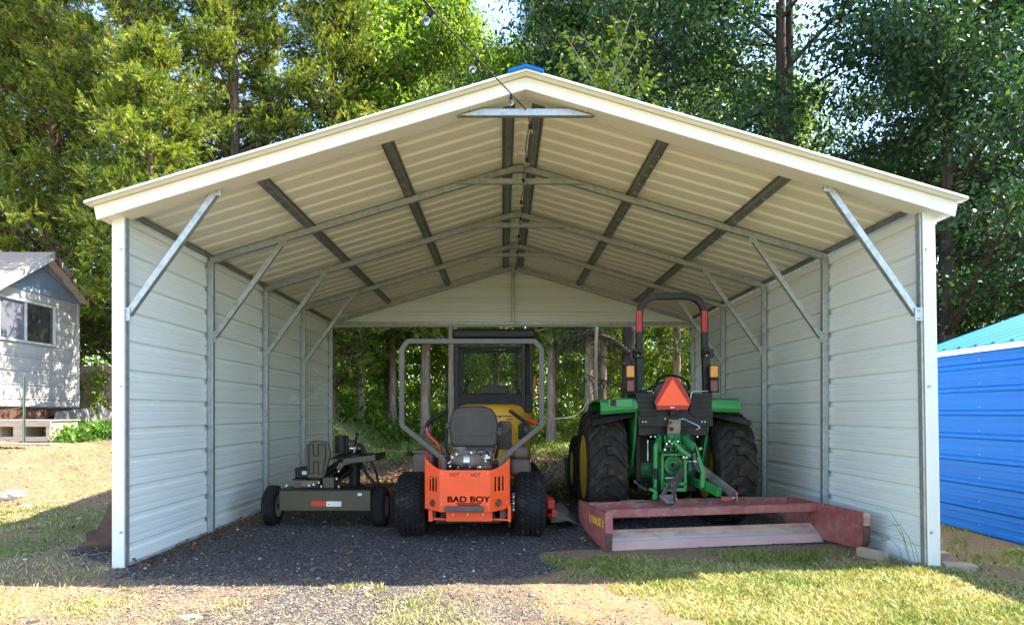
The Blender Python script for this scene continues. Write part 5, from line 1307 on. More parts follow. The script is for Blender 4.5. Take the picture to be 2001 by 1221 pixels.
flat_bits('fallen_leaves', 1500, (-5, 3.4, 4.6, 12), lambda x, y: .25 + .75 * np.exp(-((x + 2.8) / .35) ** 2) + .4 * np.exp(-((x - .1) / .6) ** 2) * (y > 6), .02, .06, .03, lambda x, y, r: r.rand(len(x)), 'litter', 'dead brown leaves lying on the gravel', 'leaf litter', 14, .4)
flat_bits('forest_litter', 30000, (-4, 9, 8.5, 20), lambda x, y: .3 + .7 * (fbm(x, y, 1.1, 9) > .45), .03, .10, .035, lambda x, y, r: r.rand(len(x)), 'litter', 'brown leaf litter on the ground beyond the machines', 'leaf litter', 16, .4)
flat_bits('bank_litter', 26000, (-12, -3, 5, 13), lambda x, y: .25 + .75 * (fbm(x, y, 1.6, 29) > .45), .03, .09, .007, lambda x, y, r: r.uniform(.0, 1, len(x)), 'straw', 'dry stalks and straw on the sandy bank', 'straw', 17, .35)
scatter_stones('bank_stones', 5000, (-11, -3, 5, 12.5), lambda x, y: .3 + .7 * (fbm(x, y, 1.2, 33) > .5), .008, .035, lambda x, y, r: r.uniform(.5, 1.0, len(x)), 'pebbles', 'small stones and clods strewn over the sandy bank', 'stones', 18)
# heap of dead leaves along the foot of the left wall
flat_bits('leaf_drift', 4200, (-2.9, -2.2, 5.0, 11), lambda x, y: np.exp(-((x + 2.84) / .14) ** 2) * (.3 + .7 * (fbm(x, y, 3, 3) > .5)), .012, .05, .02, lambda x, y, r: r.rand(len(x)) * .6, 'litter', 'thin drift of dead leaves along the foot of the left wall', 'leaf litter', 15, .5)

# rocks, blocks and small things
def rock(name, c, sz, label, cat='rock', seed=1, material='rock'):
    r = random.Random(seed); b = MB(); b.ball((0, 0, 0), 1, 12)
    for k, p in enumerate(b.v):
        f = 1 + .28 * math.sin(3.1 * p.x + seed) * math.cos(2.7 * p.y + 2 * seed) + .14 * math.sin(7 * p.z + 5 * p.x + seed)
        b.v[k] = Vector((c[0] + p.x * sz[0] * f, c[1] + p.y * sz[1] * f, c[2] + p.z * sz[2] * f))
    o = b.build(name, material, None, smooth=False); tag(o, label, cat); return o
def gpt(px, py):
    d = CH * FPX / (py - VY)
    for _ in range(12):
        x = xpx(px, d); d = (CH - H(x, d)) * FPX / (py - VY)
    return Vector((xpx(px, d), d, H(xpx(px, d), d)))
p = gpt(28, 984); rock('rock', p + Vector((0, 0, .03)), (.14, .09, .075), 'pale rounded rock at the far left of the sunny bank', 'rock', 4)
p = gpt(52, 990); rock('rock', p, (.07, .05, .03), 'small flat stone beside the pale rounded rock', 'rock', 5)
p = gpt(150, 1015); rock('rock', p, (.04, .03, .02), 'small pale stone in the shaded grass left of the carport', 'rock', 6)
p = gpt(718, 1150); rock('rock', p, (.03, .022, .014), 'white chip of stone on the gravel where the shade ends', 'rock', 7)
p = gpt(372, 1207); rock('rock', p, (.060, .028, .020), 'large pale stone in the sunlit gravel at the bottom edge', 'rock', 8)
p = gpt(348, 1070); rock('rock', p + Vector((0, 0, 0)), (.03, .02, .018), 'brown stone near the foot of the left wall', 'rock', 9, 'rusty')
p = gpt(120, 888); rock('rock', p, (.20, .10, .05), 'dark broken stump lying on top of the bank', 'stump', 3, 'rusty')
p = gpt(1862, 1122); rock('dirt_clod', p, (.05, .04, .02), 'dark clod of earth by the right carport post', 'dirt clod', 13, 'rusty')
b = MB(); R1 = Matrix.Rotation(R(-14), 3, 'Z')
# concrete blocks under the right front corner
def block(cx, cy_, cz, sz, rot, label, hollow=False):
    b = MB(); b.cbox((cx, cy_, cz), sz, Matrix.Rotation(R(rot), 3, 'Z')); o = b.build('concrete_block', 'concrete', None, bevel=.008); tag(o, label, 'concrete block'); return o
block(3.0, 5.38, .03, (.08, .24, .08), 22, 'low concrete block inside the foot of the right wall')
block(3.42, 5.30, .045, (.13, .30, .09), 4, 'upper tan block right of the front corner post')
block(3.46, 5.02, .015, (.21, .13, .05), -18, 'flat tan block lying lowest right of the front corner post')
p = gpt(212, 893)
for dx, dz, sz, lb in ((0, .05, (.34, .17, .09), 'lower pale brick on the bank beside the left post'), (.03, .15, (.42, .19, .085), 'upper pale brick stacked on the bank beside the left post')):
    b = MB(); b.cbox(p + Vector((dx, 0, dz)), sz, Matrix.Rotation(R(8), 3, 'Z')); tag(b.build('brick', 'concrete', None, bevel=.008), lb, 'brick')
# rusty plough part behind the left post
b = MB(); q = gpt(225, 1078)
P0 = Vector((-3.34, 5.62, .02)); 
pts = [(-.02, .0), (-.20, .03), (-.215, .10), (-.12, .14), (-.03, .34), (.10, .60), (.16, .60), (.10, .2), (.12, .03)]
b.prism(pts, lambda a, c, t: P0 + Vector((a, t + .1 * c, c + .02)), 0, .02)
b.bar(P0 + Vector((-.26, .0, .02)), P0 + Vector((.05, .10, .05)), .06, .03); b.bar(P0 + Vector((-.06, -.05, .015)), P0 + Vector((.10, .08, .05)), .05, .03); b.bar(P0 + Vector((-.19, .01, .09)), P0 + Vector((.0, .05, .10)), .02, .14)
tag(b.build('plough_share', 'rusty', None, bevel=.004), 'rusty brown plough share leaning behind the left front post', 'farm implement')

# ------------------------------------------------------------------ trailer cabin on the left
hx, hy0, hy1 = -10.27, 13.35, 16.0; pk = (hy0 + hy1) / 2 + .0
zb0, ze, zp = 1.32, 3.86, 4.50
hs = thing('cabin', 'pale weathered trailer cabin with gabled roof and sliding window', 'cabin', (-13, pk, .8))
# siding: boards with grooves running along y
pts = []; z = zb0
while z < ze + .02:
    pts += [(z, .0), (z + .115, .0), (z + .125, -.016), (z + .150, -.016), (z + .160, 0), (z + .185, .0), (z + .192, -.010), (z + .205, -.010), (z + .212, 0)]; z += .30
pts = [(min(a, ze + .02), c) for a, c in pts]
wy0, wy1, wz0, wz1 = 13.50, 15.13, zpy(665, 14.2), zpy(590, 14.2)
def siding(y0, y1, za, zc):
    q = [(a, c) for a, c in pts if za <= a <= zc]; q = [(za, 0)] + q + [(zc, 0)]
    n = len(q); b.add([(hx + c, y0, a) for a, c in q] + [(hx + c, y1, a) for a, c in q], [(i, i + n, i + 1 + n, i + 1) for i in range(n - 1)])
b = MB(); siding(hy0, wy0, zb0, ze); siding(wy1, hy1, zb0, ze); siding(wy0, wy1, zb0, wz0); siding(wy0, wy1, wz1, ze)
b.box(hx - 5, hx - .03, hy0, hy0 + .02, zb0, ze); b.box(hx - 5, hx - .03, hy1 - .02, hy1, zb0, ze); b.box(hx - 5, hx - .02, hy0 + .02, hy1 - .02, zb0 - .02, zb0)
b.build('siding_wall', 'house_siding', hs)
b = MB(); b.prism([(hy0, ze + .021), (hy1, ze + .021), (pk, zp)], lambda a, c, t: (t, a, c), hx - .03, hx - .008); b.build('gable_wall', 'house_blue', hs)
b = MB(); b.box(hx - .02, hx + .022, hy0, hy1, ze - .06, ze + .07); b.build('gable_trim', 'house_blue', hs, bevel=.004)
for s in (-1, 1):
    yo = hy0 if s < 0 else hy1
    b = MB(); b.bar((hx + .012, yo + s * .0, ze + .10), (hx + .012, pk, zp + .0), .02, .09, (0, 0, 1)); b.build('gable_board', 'house_blue', hs)
MB().box(hx - .03, hx + .028, hy1 - .03, hy1 + .022, zb0 - .01, ze - .06).build('corner_board', 'house_trim', hs, bevel=.004)
w_ = MB()
w_.box(hx - .02, hx + .025, wy0 - .05, wy0, wz0 - .05, wz1 + .05); w_.box(hx - .02, hx + .025, wy1, wy1 + .05, wz0 - .05, wz1 + .05)
w_.box(hx - .02, hx + .025, wy0 + .001, wy1 - .001, wz1, wz1 + .05); w_.box(hx - .02, hx + .04, wy0 + .001, wy1 - .001, wz0 - .05, wz0); w_.box(hx - .015, hx + .020, 14.22, 14.27, wz0 + .001, wz1 - .001)
wo = w_.build('window', 'frame_alu', hs, bevel=.004)
b = MB(); b.box(hx - .03, hx - .024, 14.27, wy1, wz0, wz1); b.build('pane', 'window_dark', wo)
b = MB(); b.box(hx - .03, hx - .024, wy0, 14.22, wz0, wz1)
for k in range(38):
    z = wz0 + (wz1 - wz0) * (k + .5) / 38; b.box(hx - .024, hx - .018, wy0 + .01, 14.21, z - .005, z + .004)
b.build('blind', 'blind', wo)
ov = .34; ro = .10; sl = .60
zk = zp + .20
for s in (-1, 1):
    ye_ = hy0 - .55 if s < 0 else hy1 + ro
    zE = zk - sl * abs(ye_ - pk)
    b = MB(); b.hexa([(hx - 5.2, pk, zk), (hx + ov, pk, zk), (hx + ov, ye_, zE), (hx - 5.2, ye_, zE), (hx - 5.2, pk, zk + .035), (hx + ov, pk, zk + .035), (hx + ov, ye_, zE + .035), (hx - 5.2, ye_, zE + .035)] if s > 0 else
                     [(hx - 5.2, ye_, zE), (hx + ov, ye_, zE), (hx + ov, pk, zk), (hx - 5.2, pk, zk), (hx - 5.2, ye_, zE + .035), (hx + ov, ye_, zE + .035), (hx + ov, pk, zk + .035), (hx - 5.2, pk, zk + .035)])
    b.build('roof', 'shingles', hs)
    b = MB(); b.hexa([(hx - .0, pk, zk - .03), (hx + ov - .03, pk, zk - .03), (hx + ov - .03, ye_, zE - .03), (hx - .0, ye_, zE - .03), (hx, pk, zk - .008), (hx + ov - .03, pk, zk - .008), (hx + ov - .03, ye_, zE - .008), (hx, ye_, zE - .008)])
    b.build('soffit', 'house_trim', hs)
    b = MB(); x0, x1 = hx + ov - .028, hx + ov + .004
    b.hexa([(x0, pk, zk - .14), (x1, pk, zk - .14), (x1, ye_, zE - .14), (x0, ye_, zE - .14), (x0, pk, zk + .03), (x1, pk, zk + .03), (x1, ye_, zE + .03), (x0, ye_, zE + .03)])
    b.build('barge_board', 'house_trim' if s < 0 else 'char', hs, bevel=.004)
MB().prism([(hy1 - .8, zb0 - .04), (hy1 - .1, zb0 - .04), (hy1 - 1.1, zb0 - .28), (hy0, zb0 - .34), (hy0, zb0 - .04)], lambda a, c, t: (t, a, c), hx - .10, hx - .06).build('skirt_board', 'rusty', hs)
b = MB(); b.box(hx - 4, hx - .3, hy0 + .1, hy1 - .2, .9, zb0 - .05); b.build('underframe', 'black', hs)
# slabs propped under the cabin
def slab(a, c, name, label, cat, material='concrete_slab', th=.05):
    b = MB(); b.prism(a, lambda p_, q_, t: (c + t - .18 * (q_ - .8), p_, q_), 0, th); o = b.build(name, material, None, bevel=.006); tag(o, label, cat)
slab([(14.4, .80), (16.2, .80), (15.95, 1.30), (14.7, 1.20)], -9.85, 'concrete_slab', 'dark grey slab leaning against the bottom of the cabin', 'slab')
slab([(16.25, .8), (17.6, .8), (16.3, 1.42)], -9.9, 'concrete_slab', 'triangular grey slab at the right corner of the cabin', 'slab')
# pallet of pale wood, plank, metal post
pt_ = gpt(40, 868)
pal = thing('pallet', 'pale wooden pallet lying on edge before the cabin', 'pallet', (pt_.x, pt_.y, pt_.z))
d_ = 11.9
z0_ = H(xpx(50, d_), d_)
b = MB(); b.box(xpx(-40, d_), xpx(99, d_), d_, d_ + .02, z0_ + .28, z0_ + .38); b.box(xpx(-40, d_), xpx(94, d_), d_, d_ + .02, z0_ + .01, z0_ + .10); b.build('deck_board', 'pale_wood', pal, bevel=.003)
for a, c in ((-10, -2), (24, 44), (88, 96)):
    MB().box(xpx(a, d_), xpx(c, d_), d_ + .021, d_ + .8, z0_ + .02, z0_ + .37).build('stringer', 'pale_wood', pal, bevel=.003)
MB().box(xpx(-40, d_), xpx(99, d_), d_, d_ + .85, z0_ + .381, z0_ + .40).build('deck_board', 'pale_wood', pal, bevel=.003)
MB().cyl((xpx(8, 12.3), 12.2, z0_ + .25), (xpx(24, 12.3), 12.2, z0_ + .25), .06, 14).build('spacer', 'decal_white', pal, smooth=True)
q = at(40, 873, 11.2); b = MB(); b.cbox((q.x - .2, q.y, H(q.x, q.y) + .04), (1.7, .22, .03), Matrix.Rotation(R(-4), 3, 'Z')); tag(b.build('plank', 'pale_wood', None, bevel=.004), 'long pale plank lying flat in front of the pallet', 'plank')
q = at(112, 841, 12.4); b = MB(); b.cbox((q.x, q.y, q.z), (.42, .10, .05), Matrix.Rotation(R(3), 3, 'Z')); b.box(q.x - .15, q.x - .08, q.y - .03, q.y + .03, H(q.x, q.y), q.z - .026); tag(b.build('plank', 'pale_wood', None, bevel=.004), 'short pale board propped up right of the pallet', 'plank')
q = at(47, 868, 11.6); b = MB(); b.box(q.x - .022, q.x + .022, q.y, q.y + .005, H(q.x, q.y) - .05, zpy(735, 11.6)); b.box(q.x - .004, q.x + .004, q.y - .03, q.y - .001, H(q.x, q.y) - .05, zpy(735, 11.6))
tag(b.build('metal_post', 'post_green', None), 'thin green metal fence post standing before the cabin', 'fence post')
b = MB(); q = at(18, 800, 12.4); b.tube([q + Vector((-.2, 0, -.02)), q, q + Vector((.2, 0, .03)), q + Vector((.25, 0, .12))], .012, 6); tag(b.build('branch', 'bark_brown', None), 'bent twig lying on the pallet at the left edge', 'twig')

# ------------------------------------------------------------------ wooden fence behind
fn_ = thing('wooden_fence', 'weathered brown board fence running behind the cabin', 'fence', (-10, 17.4, .8))
fy = 17.4; zt0 = zpy(713, fy); b = MB(); x = -13.0; k = 0
while x < -7.3:
    wdt = .135; b.box(x, x + wdt, fy, fy + .018, .6, zt0 + rnd.uniform(-.03, .02)); x += wdt + .012
b.build('fence_board', 'fence_wood', fn_)
for z in (zpy(727, fy), zpy(777, fy)): MB().box(-13, -7.3, fy - .045, fy - .002, z - .05, z + .05).build('rail', 'fence_wood', fn_)
for px in (154, 203, 262): MB().box(xpx(px - 3.5, fy), xpx(px + 3.5, fy), fy - .14, fy - .047, .6, zt0 + .05).build('post', 'fence_wood', fn_)
# ------------------------------------------------------------------ trees
def unit(a): return a / np.maximum(np.linalg.norm(a, axis=-1, keepdims=True), 1e-9)
def leaf_geo(C, A, L, W, r, up=.5):
    """rhombic leaves: C base, A direction; random roll about A, biased to face the sky"""
    n = len(C); N = r.normal(0, 1, (n, 3)); N[:, 2] = N[:, 2] * (1 - up) + up * 2.0
    S = unit(np.cross(A, N)); L = L[:, None]; W = W[:, None]
    dn = np.zeros((n, 3)); dn[:, 2] = -1
    Vv = np.stack([C, C + A * L * .45 + S * W, C + A * L + dn * L * .12, C + A * L * .45 - S * W], 1).reshape(-1, 3)
    return Vv
def limb_path(p0, d0, L, n, r, droop=0.0, wig=.12):
    p = p0.copy(); d = d0.copy(); out = [p.copy()]
    for i in range(n):
        d = d + r.normal(0, wig, 3); d[2] -= droop; d = d / np.linalg.norm(d); p = p + d * L / n; out.append(p.copy())
    return np.array(out)
def make_tree(name, seed, Ht, base, rad, shape, kind, r0=.2, limbs=26, subs=6, leafmat_='leaf_wood', bark='bark_brown', clump_n=46, leafL=.15, csz=.34, lean=(0, 0), side=None, twin=None, elev=.5, droop=.03, tint_bias=0.0):
    r = np.random.RandomState(seed); tb = MB(); clumps = []
    # trunk
    def trunk(off, rr):
        pts = []
        nseg = 12
        for i in range(nseg + 1):
            t = i / nseg; pts.append(Vector((off[0] * (t * 1.0 + .12) + lean[0] * t * Ht + .12 * math.sin(t * 5 + seed) * t, off[1] + lean[1] * t * Ht + .12 * math.cos(t * 4 + seed) * t, t * Ht * .97 - .15)))
        rad_ = [rr * (1 - t * .93) ** .85 * (1.35 if t == 0 else 1) for t in [i / nseg for i in range(nseg + 1)]]
        tb.tube(pts, rad_, 12); return pts
    tp = trunk((0, 0), r0)
    if twin: trunk(twin, r0 * .8)
    tpn = np.array([list(p) for p in tp])
    for i in range(limbs):
        t = base / Ht + (.985 - base / Ht) * ((i + r.rand() * .8) / limbs); k = t * (len(tpn) - 1); j = min(int(k), len(tpn) - 2); p0 = tpn[j] * (1 - (k - j)) + tpn[j + 1] * (k - j)
        az = i * 2.399 + r.normal(0, .35); rel = (t - base / Ht) / (1 - base / Ht); Ll = rad * shape(rel) * r.uniform(.72, 1.12)
        if side is not None and r.rand() < .35: az = side + r.normal(0, .6)
        el = elev + r.normal(0, .16) + (.35 * rel if kind != 'cedar' else .45 * rel)
        d0 = np.array([math.cos(az) * math.cos(el), math.sin(az) * math.cos(el), math.sin(el)])
        P_ = limb_path(p0, d0, Ll, 6, r, droop, .10)
        rr = max(.012, r0 * .42 * (Ll / rad) * (1 - t * .6))
        tb.tube([Vector(q) for q in P_], [rr * (1 - .85 * q / 6) for q in range(7)], 6)
        for s_ in range(subs):
            u = .22 + .78 * (s_ + r.rand()) / subs; kk = u * 6; jj = min(int(kk), 5); q0 = P_[jj] * (1 - (kk - jj)) + P_[jj + 1] * (kk - jj)
            dd = unit(P_[jj + 1] - P_[jj]); sd = unit(np.cross(dd, [0, 0, 1]) + 1e-6) * (1 if s_ % 2 else -1)
            d1 = unit(dd * .6 + sd * r.uniform(.4, 1) + np.array([0, 0, r.normal(.05, .3)])); l1 = Ll * .36 * (1.15 - u * .5) * r.uniform(.7, 1.2)
            Q = limb_path(q0, d1, l1, 3, r, droop * 1.4, .12)
            tb.tube([Vector(q) for q in Q], [rr * .42 * (1 - .8 * q / 3) for q in range(4)], 4, False)
            for c in (Q[1], Q[2], Q[3]): clumps.append(np.concatenate([c, d1]))
        clumps.append(np.concatenate([P_[-1], unit(P_[-1] - P_[-2])]))
    C = np.array(clumps); nc = len(C); ctint = r.uniform(-.22, .22, nc) + tint_bias
    if kind == 'cedar':
        ns, nb = 6, 17
        ax = C[:, None, 3:] * .8 + r.normal(0, .55, (nc, ns, 3)); ax[..., 2] += .35; ax = unit(ax)
        b0 = C[:, None, :3] + r.normal(0, csz * .55, (nc, ns, 3)); SL = r.uniform(.22, .50, (nc, ns, 1, 1)) * (csz / .34)
        tt = (np.arange(nb) / nb)[None, None, :, None]
        sidev = unit(np.cross(ax, r.normal(0, 1, (nc, ns, 3))))[:, :, None, :] * (np.where(np.arange(nb) % 2, 1, -1))[None, None, :, None]
        cc = b0[:, :, None, :] + ax[:, :, None, :] * tt * SL
        dirs = unit(ax[:, :, None, :] * 1.0 + sidev * .62 + r.normal(0, .14, (nc, ns, nb, 3)))
        LL = (leafL * (1.15 - .75 * tt) * r.uniform(.7, 1.2, (nc, ns, nb, 1)))
        tint = .40 + ctint[:, None, None] + r.normal(0, .09, (nc, ns, 1)) + .16 * tt[..., 0] + r.normal(0, .05, (nc, ns, nb))
        brown = (r.rand(nc, ns, 1) < .03); tint = np.where(brown, .95, np.minimum(tint, .80))
        C2 = cc.reshape(-1, 3); D2 = dirs.reshape(-1, 3); L2 = LL.reshape(-1); W2 = L2 * .13
        Vv = leaf_geo(C2, D2, L2, W2, r, .2); tint = tint.reshape(-1)
    else:
        m_ = clump_n
        off = r.normal(0, 1, (nc, m_, 3)) * np.array([csz, csz, csz * .55]); cc = C[:, None, :3] + off
        if kind == 'pine': dirs = unit(off + C[:, None, 3:] * .5 + r.normal(0, .25, (nc, m_, 3)) + [0, 0, .2])
        else: dirs = unit(off * .8 + r.normal(0, .35, (nc, m_, 3)) + [0, 0, -.15])
        L2 = (leafL * r.uniform(.5, 1.5, (nc, m_))).reshape(-1); W2 = L2 * (.25 if kind != 'pine' else .05)
        tint = (.45 + ctint[:, None] + r.normal(0, .16, (nc, m_))).reshape(-1)
        Vv = leaf_geo(cc.reshape(-1, 3), dirs.reshape(-1, 3), L2, W2, r, .45)
    n = len(Vv) // 4
    return tb, Vv, np.arange(n * 4).reshape(-1, 4), tint, bark, leafmat_

class Kind:
    def __init__(s, spec, label0): s.spec = spec; s.first = None
    def place(s, name, x, y, rot, sc, label, group=None, cat='tree', zsc=None):
        tb, Vv, F, tint, bark, lm = s.spec if s.first is None else (None,) * 6
        z = H(x, y) - .02
        e = thing(name, label, cat, (x, y, z), group)
        if s.first is None:
            tb_o = tb.build('trunk', bark, None, smooth=True)
            # rebase to the tree's own origin
            off = tb_o.location.copy(); tb_o.data.transform(Matrix.Translation(off)); tb_o.location = (0, 0, 0)
            cr = np_mesh('crown', Vv, F, tint, lm)
            s.first = (tb_o.data, cr.data); s.spec = None
            parts = (tb_o, cr)
        else:
            parts = (bpy.data.objects.new('trunk', s.first[0]), bpy.data.objects.new('crown', s.first[1]))
            for p in parts: COL.objects.link(p)
        for p in parts: p.parent = e
        e.rotation_euler = (0, 0, R(rot)); e.scale = (sc, sc, zsc or sc)
        return e
cone = lambda t: (1 - t) ** .75 * .9 + .12 if t > .12 else .75 + t
dome = lambda t: (math.sin(min(1, t * .9 + .18) * math.pi) ** .6) * .95 + .1
cedA = Kind(make_tree('cedar', 5, 17, .6, 3.3, cone, 'cedar', .24, 112, 7, 'leaf_cedar', 'bark_brown', leafL=.115, csz=.23, elev=.15, droop=-.02), '')
cedB = Kind(make_tree('cedar', 8, 18, 1.0, 3.1, cone, 'cedar', .22, 104, 7, 'leaf_cedar', 'bark_brown', leafL=.115, csz=.23, elev=.25, droop=.0), '')
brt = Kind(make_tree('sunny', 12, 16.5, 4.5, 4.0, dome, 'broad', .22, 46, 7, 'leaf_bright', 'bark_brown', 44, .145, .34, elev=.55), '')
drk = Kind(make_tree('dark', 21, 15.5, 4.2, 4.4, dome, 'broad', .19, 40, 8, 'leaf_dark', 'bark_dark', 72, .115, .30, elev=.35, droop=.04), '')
cedC = Kind(make_tree('smallcedar', 71, 9.5, 3.1, 1.9, cone, 'cedar', .12, 50, 5, 'leaf_cedar', 'bark_brown', leafL=.11, csz=.24, elev=.15), '')
low = Kind(make_tree('lowdark', 25, 14.5, 1.0, 4.2, dome, 'broad', .20, 56, 8, 'leaf_dark', 'bark_dark', 56, .12, .32, elev=.25, droop=.05), '')
twn = Kind(make_tree('twin', 33, 17, 8.2, 4.4, dome, 'broad', .20, 24, 7, 'leaf_dark', 'bark_dark', 60, .115, .28, twin=(.30, .05), elev=.65, droop=.03), '')
pin = Kind(make_tree('pine', 44, 19, 4.2, 3.2, cone, 'pine', .21, 50, 7, 'leaf_pine', 'bark_pale', 60, .20, .24, elev=.05, droop=.04), '')
wod = Kind(make_tree('wood', 51, 18, 3.9, 3.6, dome, 'broad', .21, 34, 7, 'leaf_wood', 'bark_pale', 40, .17, .36, elev=.45), '')
sml = Kind(make_tree('sapling', 60, 5.0, .4, 1.3, dome, 'broad', .03, 20, 5, 'leaf_bright', 'bark_pale', 20, .12, .20, elev=.4), '')

# cedars on the left
cedA.place('cedar_tree', -11.0, 19.2, 0, 1.0, 'tall feathery cedar rising directly behind the right end of the cabin')
cedC.place('cedar_tree', -8.15, 15.4, 75, 1.0, 'small cedar pressed between the cabin corner and the left post')
cedA.place('cedar_tree', -13.9, 20.5, 110, 1.06, 'feathery cedar behind the cabin roof at the left edge')
cedB.place('cedar_tree', -7.9, 19.6, 40, 1.02, 'tall cedar with sky gaps above the left roof slope')
cedB.place('cedar_tree', -5.3, 20.4, 200, .98, 'cedar nearest the sunny broadleaf trees above the left roof')
cedA.place('cedar_tree', -9.6, 23.5, 250, 1.15, 'taller cedar standing behind the front cedars on the left')
drk.place('broadleaf_tree', -17.5, 24.5, 20, 1.0, 'dark broadleaf tree with bare limbs at the top left corner')
cedA.place('cedar_tree', -16.8, 21.5, 300, 1.0, 'cedar partly outside the picture at the far left')
# sunny trees in the centre
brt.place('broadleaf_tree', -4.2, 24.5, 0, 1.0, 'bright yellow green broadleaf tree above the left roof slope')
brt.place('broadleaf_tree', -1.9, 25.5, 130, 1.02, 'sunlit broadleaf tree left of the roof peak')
wod.place('woodland_tree', -2.6, 31, 20, 1.0, 'pale trunked tree seen left of the roll bar', None)
wod.place('woodland_tree', .6, 27.0, 150, .92, 'leafy tree standing behind the roof peak')
pin.place('pine_tree', 1.9, 24.5, 0, .95, 'dark pine just right of the roof peak')
pin.place('pine_tree', 4.8, 25.2, 100, .90, 'dark pine above the upper right roof slope')
# trees on the right
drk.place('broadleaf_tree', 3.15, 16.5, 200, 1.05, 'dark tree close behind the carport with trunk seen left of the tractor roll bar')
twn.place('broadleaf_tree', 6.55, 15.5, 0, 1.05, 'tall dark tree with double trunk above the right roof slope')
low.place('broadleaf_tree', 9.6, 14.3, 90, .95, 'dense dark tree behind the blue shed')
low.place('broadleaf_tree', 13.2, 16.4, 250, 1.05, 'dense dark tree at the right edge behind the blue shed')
brt.place('broadleaf_tree', 11.5, 28.0, 60, .95, 'yellow green tree glimpsed through the dark trees on the right')
wod.place('woodland_tree', 9.0, 29.0, 10, .98, 'leafy tree seen behind the double trunk')
low.place('broadleaf_tree', 16.0, 25.0, 70, 1.1, 'leafy dark tree far behind the blue shed')
# woods seen through the open back of the carport
for k, (px, d_, kd, rot, sc, lb) in enumerate((
        (705, 22, wod, 30, .66, 'straight brown trunk left of the mower roll bar'),
        (768, 23, pin, 200, .62, 'slender pale trunk between the brown trunk and the roll bar'),
        (832, 22, wod, 100, .86, 'thick pale trunk seen inside the left half of the mower roll bar'),
        (882, 21, wod, 170, .5, 'thin trunk touching the left side of the excavator cab'),
        (968, 29, wod, 240, .9, 'trunk seen through the rear window of the excavator cab'),
        (1077, 21, pin, 20, .68, 'brown trunk just right of the mower roll bar'),
        (1152, 20.5, pin, 140, .70, 'pale sunlit trunk between the mower and the tractor'),
        (1178, 21, wod, 300, .62, 'leaning pale trunk left of the tractor roll bar'),
        (1322, 21.5, pin, 250, .70, 'mottled trunk seen inside the tractor roll bar'))):
    kd.place('woodland_tree', xpx(px, d_), d_, rot, sc, lb, zsc=max(sc, .85))
# sapling rising close behind the roof: thin stems with pinnate leaves
def sapling():
    r = np.random.RandomState(9); tb = MB(); Cs = []; Ds = []; Ls = []
    root = at(1168, 880, 13.2); root.z = 0
    stems = []
    main = [Vector((root.x, 13.2, 0)), at(1163, 700, 13.2), at(1180, 400, 13.1), at(1185, 215, 13.0), at(1195, 140, 12.9), at(1222, 60, 12.8), at(1243, 5, 12.7), at(1246, -40, 12.7)]
    stems.append((main, .035))
    for pts in ([(1185, 215), (1165, 170), (1130, 110), (1108, 75), (1104, 62)], [(1186, 225), (1150, 205), (1120, 170), (1098, 130), (1090, 125)], [(1190, 200), (1180, 130), (1150, 90), (1136, 62)],
                [(1200, 200), (1235, 175), (1258, 150), (1268, 128)], [(1195, 170), (1230, 120), (1250, 70), (1256, 60)], [(1190, 185), (1210, 90), (1200, 50), (1205, 30)], [(1190, 225), (1230, 205), (1262, 175), (1272, 160)], [(1180, 230), (1160, 150), (1175, 110), (1178, 75)]):
        dd = 13 + r.uniform(-.4, .4); stems.append(([at(a, c, dd) for a, c in pts], .012))
    for pts, rr in stems:
        P_ = fillet(pts, .5, 4); tb.tube(P_, [rr * (1 - .85 * i / (len(P_) - 1)) + .003 for i in range(len(P_))], 6)
        for i in range(len(P_) - 1):
            a, c = P_[i], P_[i + 1]; L = (c - a).length; nn = max(1, int(L / .07))
            for q in range(nn):
                p = a.lerp(c, q / nn)
                if p.z < 6.4: continue
                ax = (c - a).normalized()
                for s in (-1, 1):
                    for rep in range(2 if p.z < 8.2 else 1):
                        sd = Vector((ax.z, 0, -ax.x)) * s; dv = (sd + ax * .5 + Vector(r.normal(0, .25, 3))).normalized()
                        Cs.append(list(p + Vector(r.normal(0, .03 + .12 * rep, 3)))); Ds.append(list(dv)); Ls.append(r.uniform(.10, .17))
    r2 = np.random.RandomState(4); Vv = leaf_geo(np.array(Cs), np.array(Ds), np.array(Ls), np.array(Ls) * .27, r2, .1)
    e = thing('sapling', 'young sapling with bright oval leaves right behind the roof peak', 'sapling', (root.x, 13.2, 0))
    o = tb.build('stem', 'bark_pale', e, smooth=True)
    Vv = Vv - np.array([root.x, 13.2, 0])
    n = len(Vv) // 4; np_mesh('leaves', Vv, np.arange(n * 4).reshape(-1, 4), np.clip(r2.normal(.6, .22, n), 0, 1), 'leaf_bright', e)
sapling()
# bare branches hanging in the open back, from the dark tree
tb = MB(); rr = random.Random(5)
for pts, rad_ in (([(1228, 690), (1200, 665), (1160, 650), (1120, 655), (1085, 690)], .075), ([(1150, 652), (1115, 645), (1060, 655)], .03), ([(1222, 712), (1180, 695), (1120, 690)], .02), ([(1240, 765), (1190, 745), (1150, 735), (1105, 700)], .025), ([(1235, 770), (1180, 740), (1130, 742)], .015)):
    P_ = fillet([at(a, c, 16.3) for a, c in pts], .6, 5); tb.tube(P_, [rad_ * (1 - .8 * i / (len(P_) - 1)) for i in range(len(P_))], 7)
    for p in P_[4:]:
        for q in range(3):
            e_ = p + Vector((rr.uniform(-.4, .4), rr.uniform(-.3, .3), -rr.uniform(.2, .9))); tb.tube([p, (p + e_) / 2 + Vector((rr.uniform(-.1, .1), 0, .05)), e_], [.010, .007, .003], 4)
cl = []
r = np.random.RandomState(77)
ob = tb.build('fallen_limb', 'bark_dark', None, smooth=True); tag(ob, 'arched dark limb with hanging twigs between excavator and tractor', 'branch')
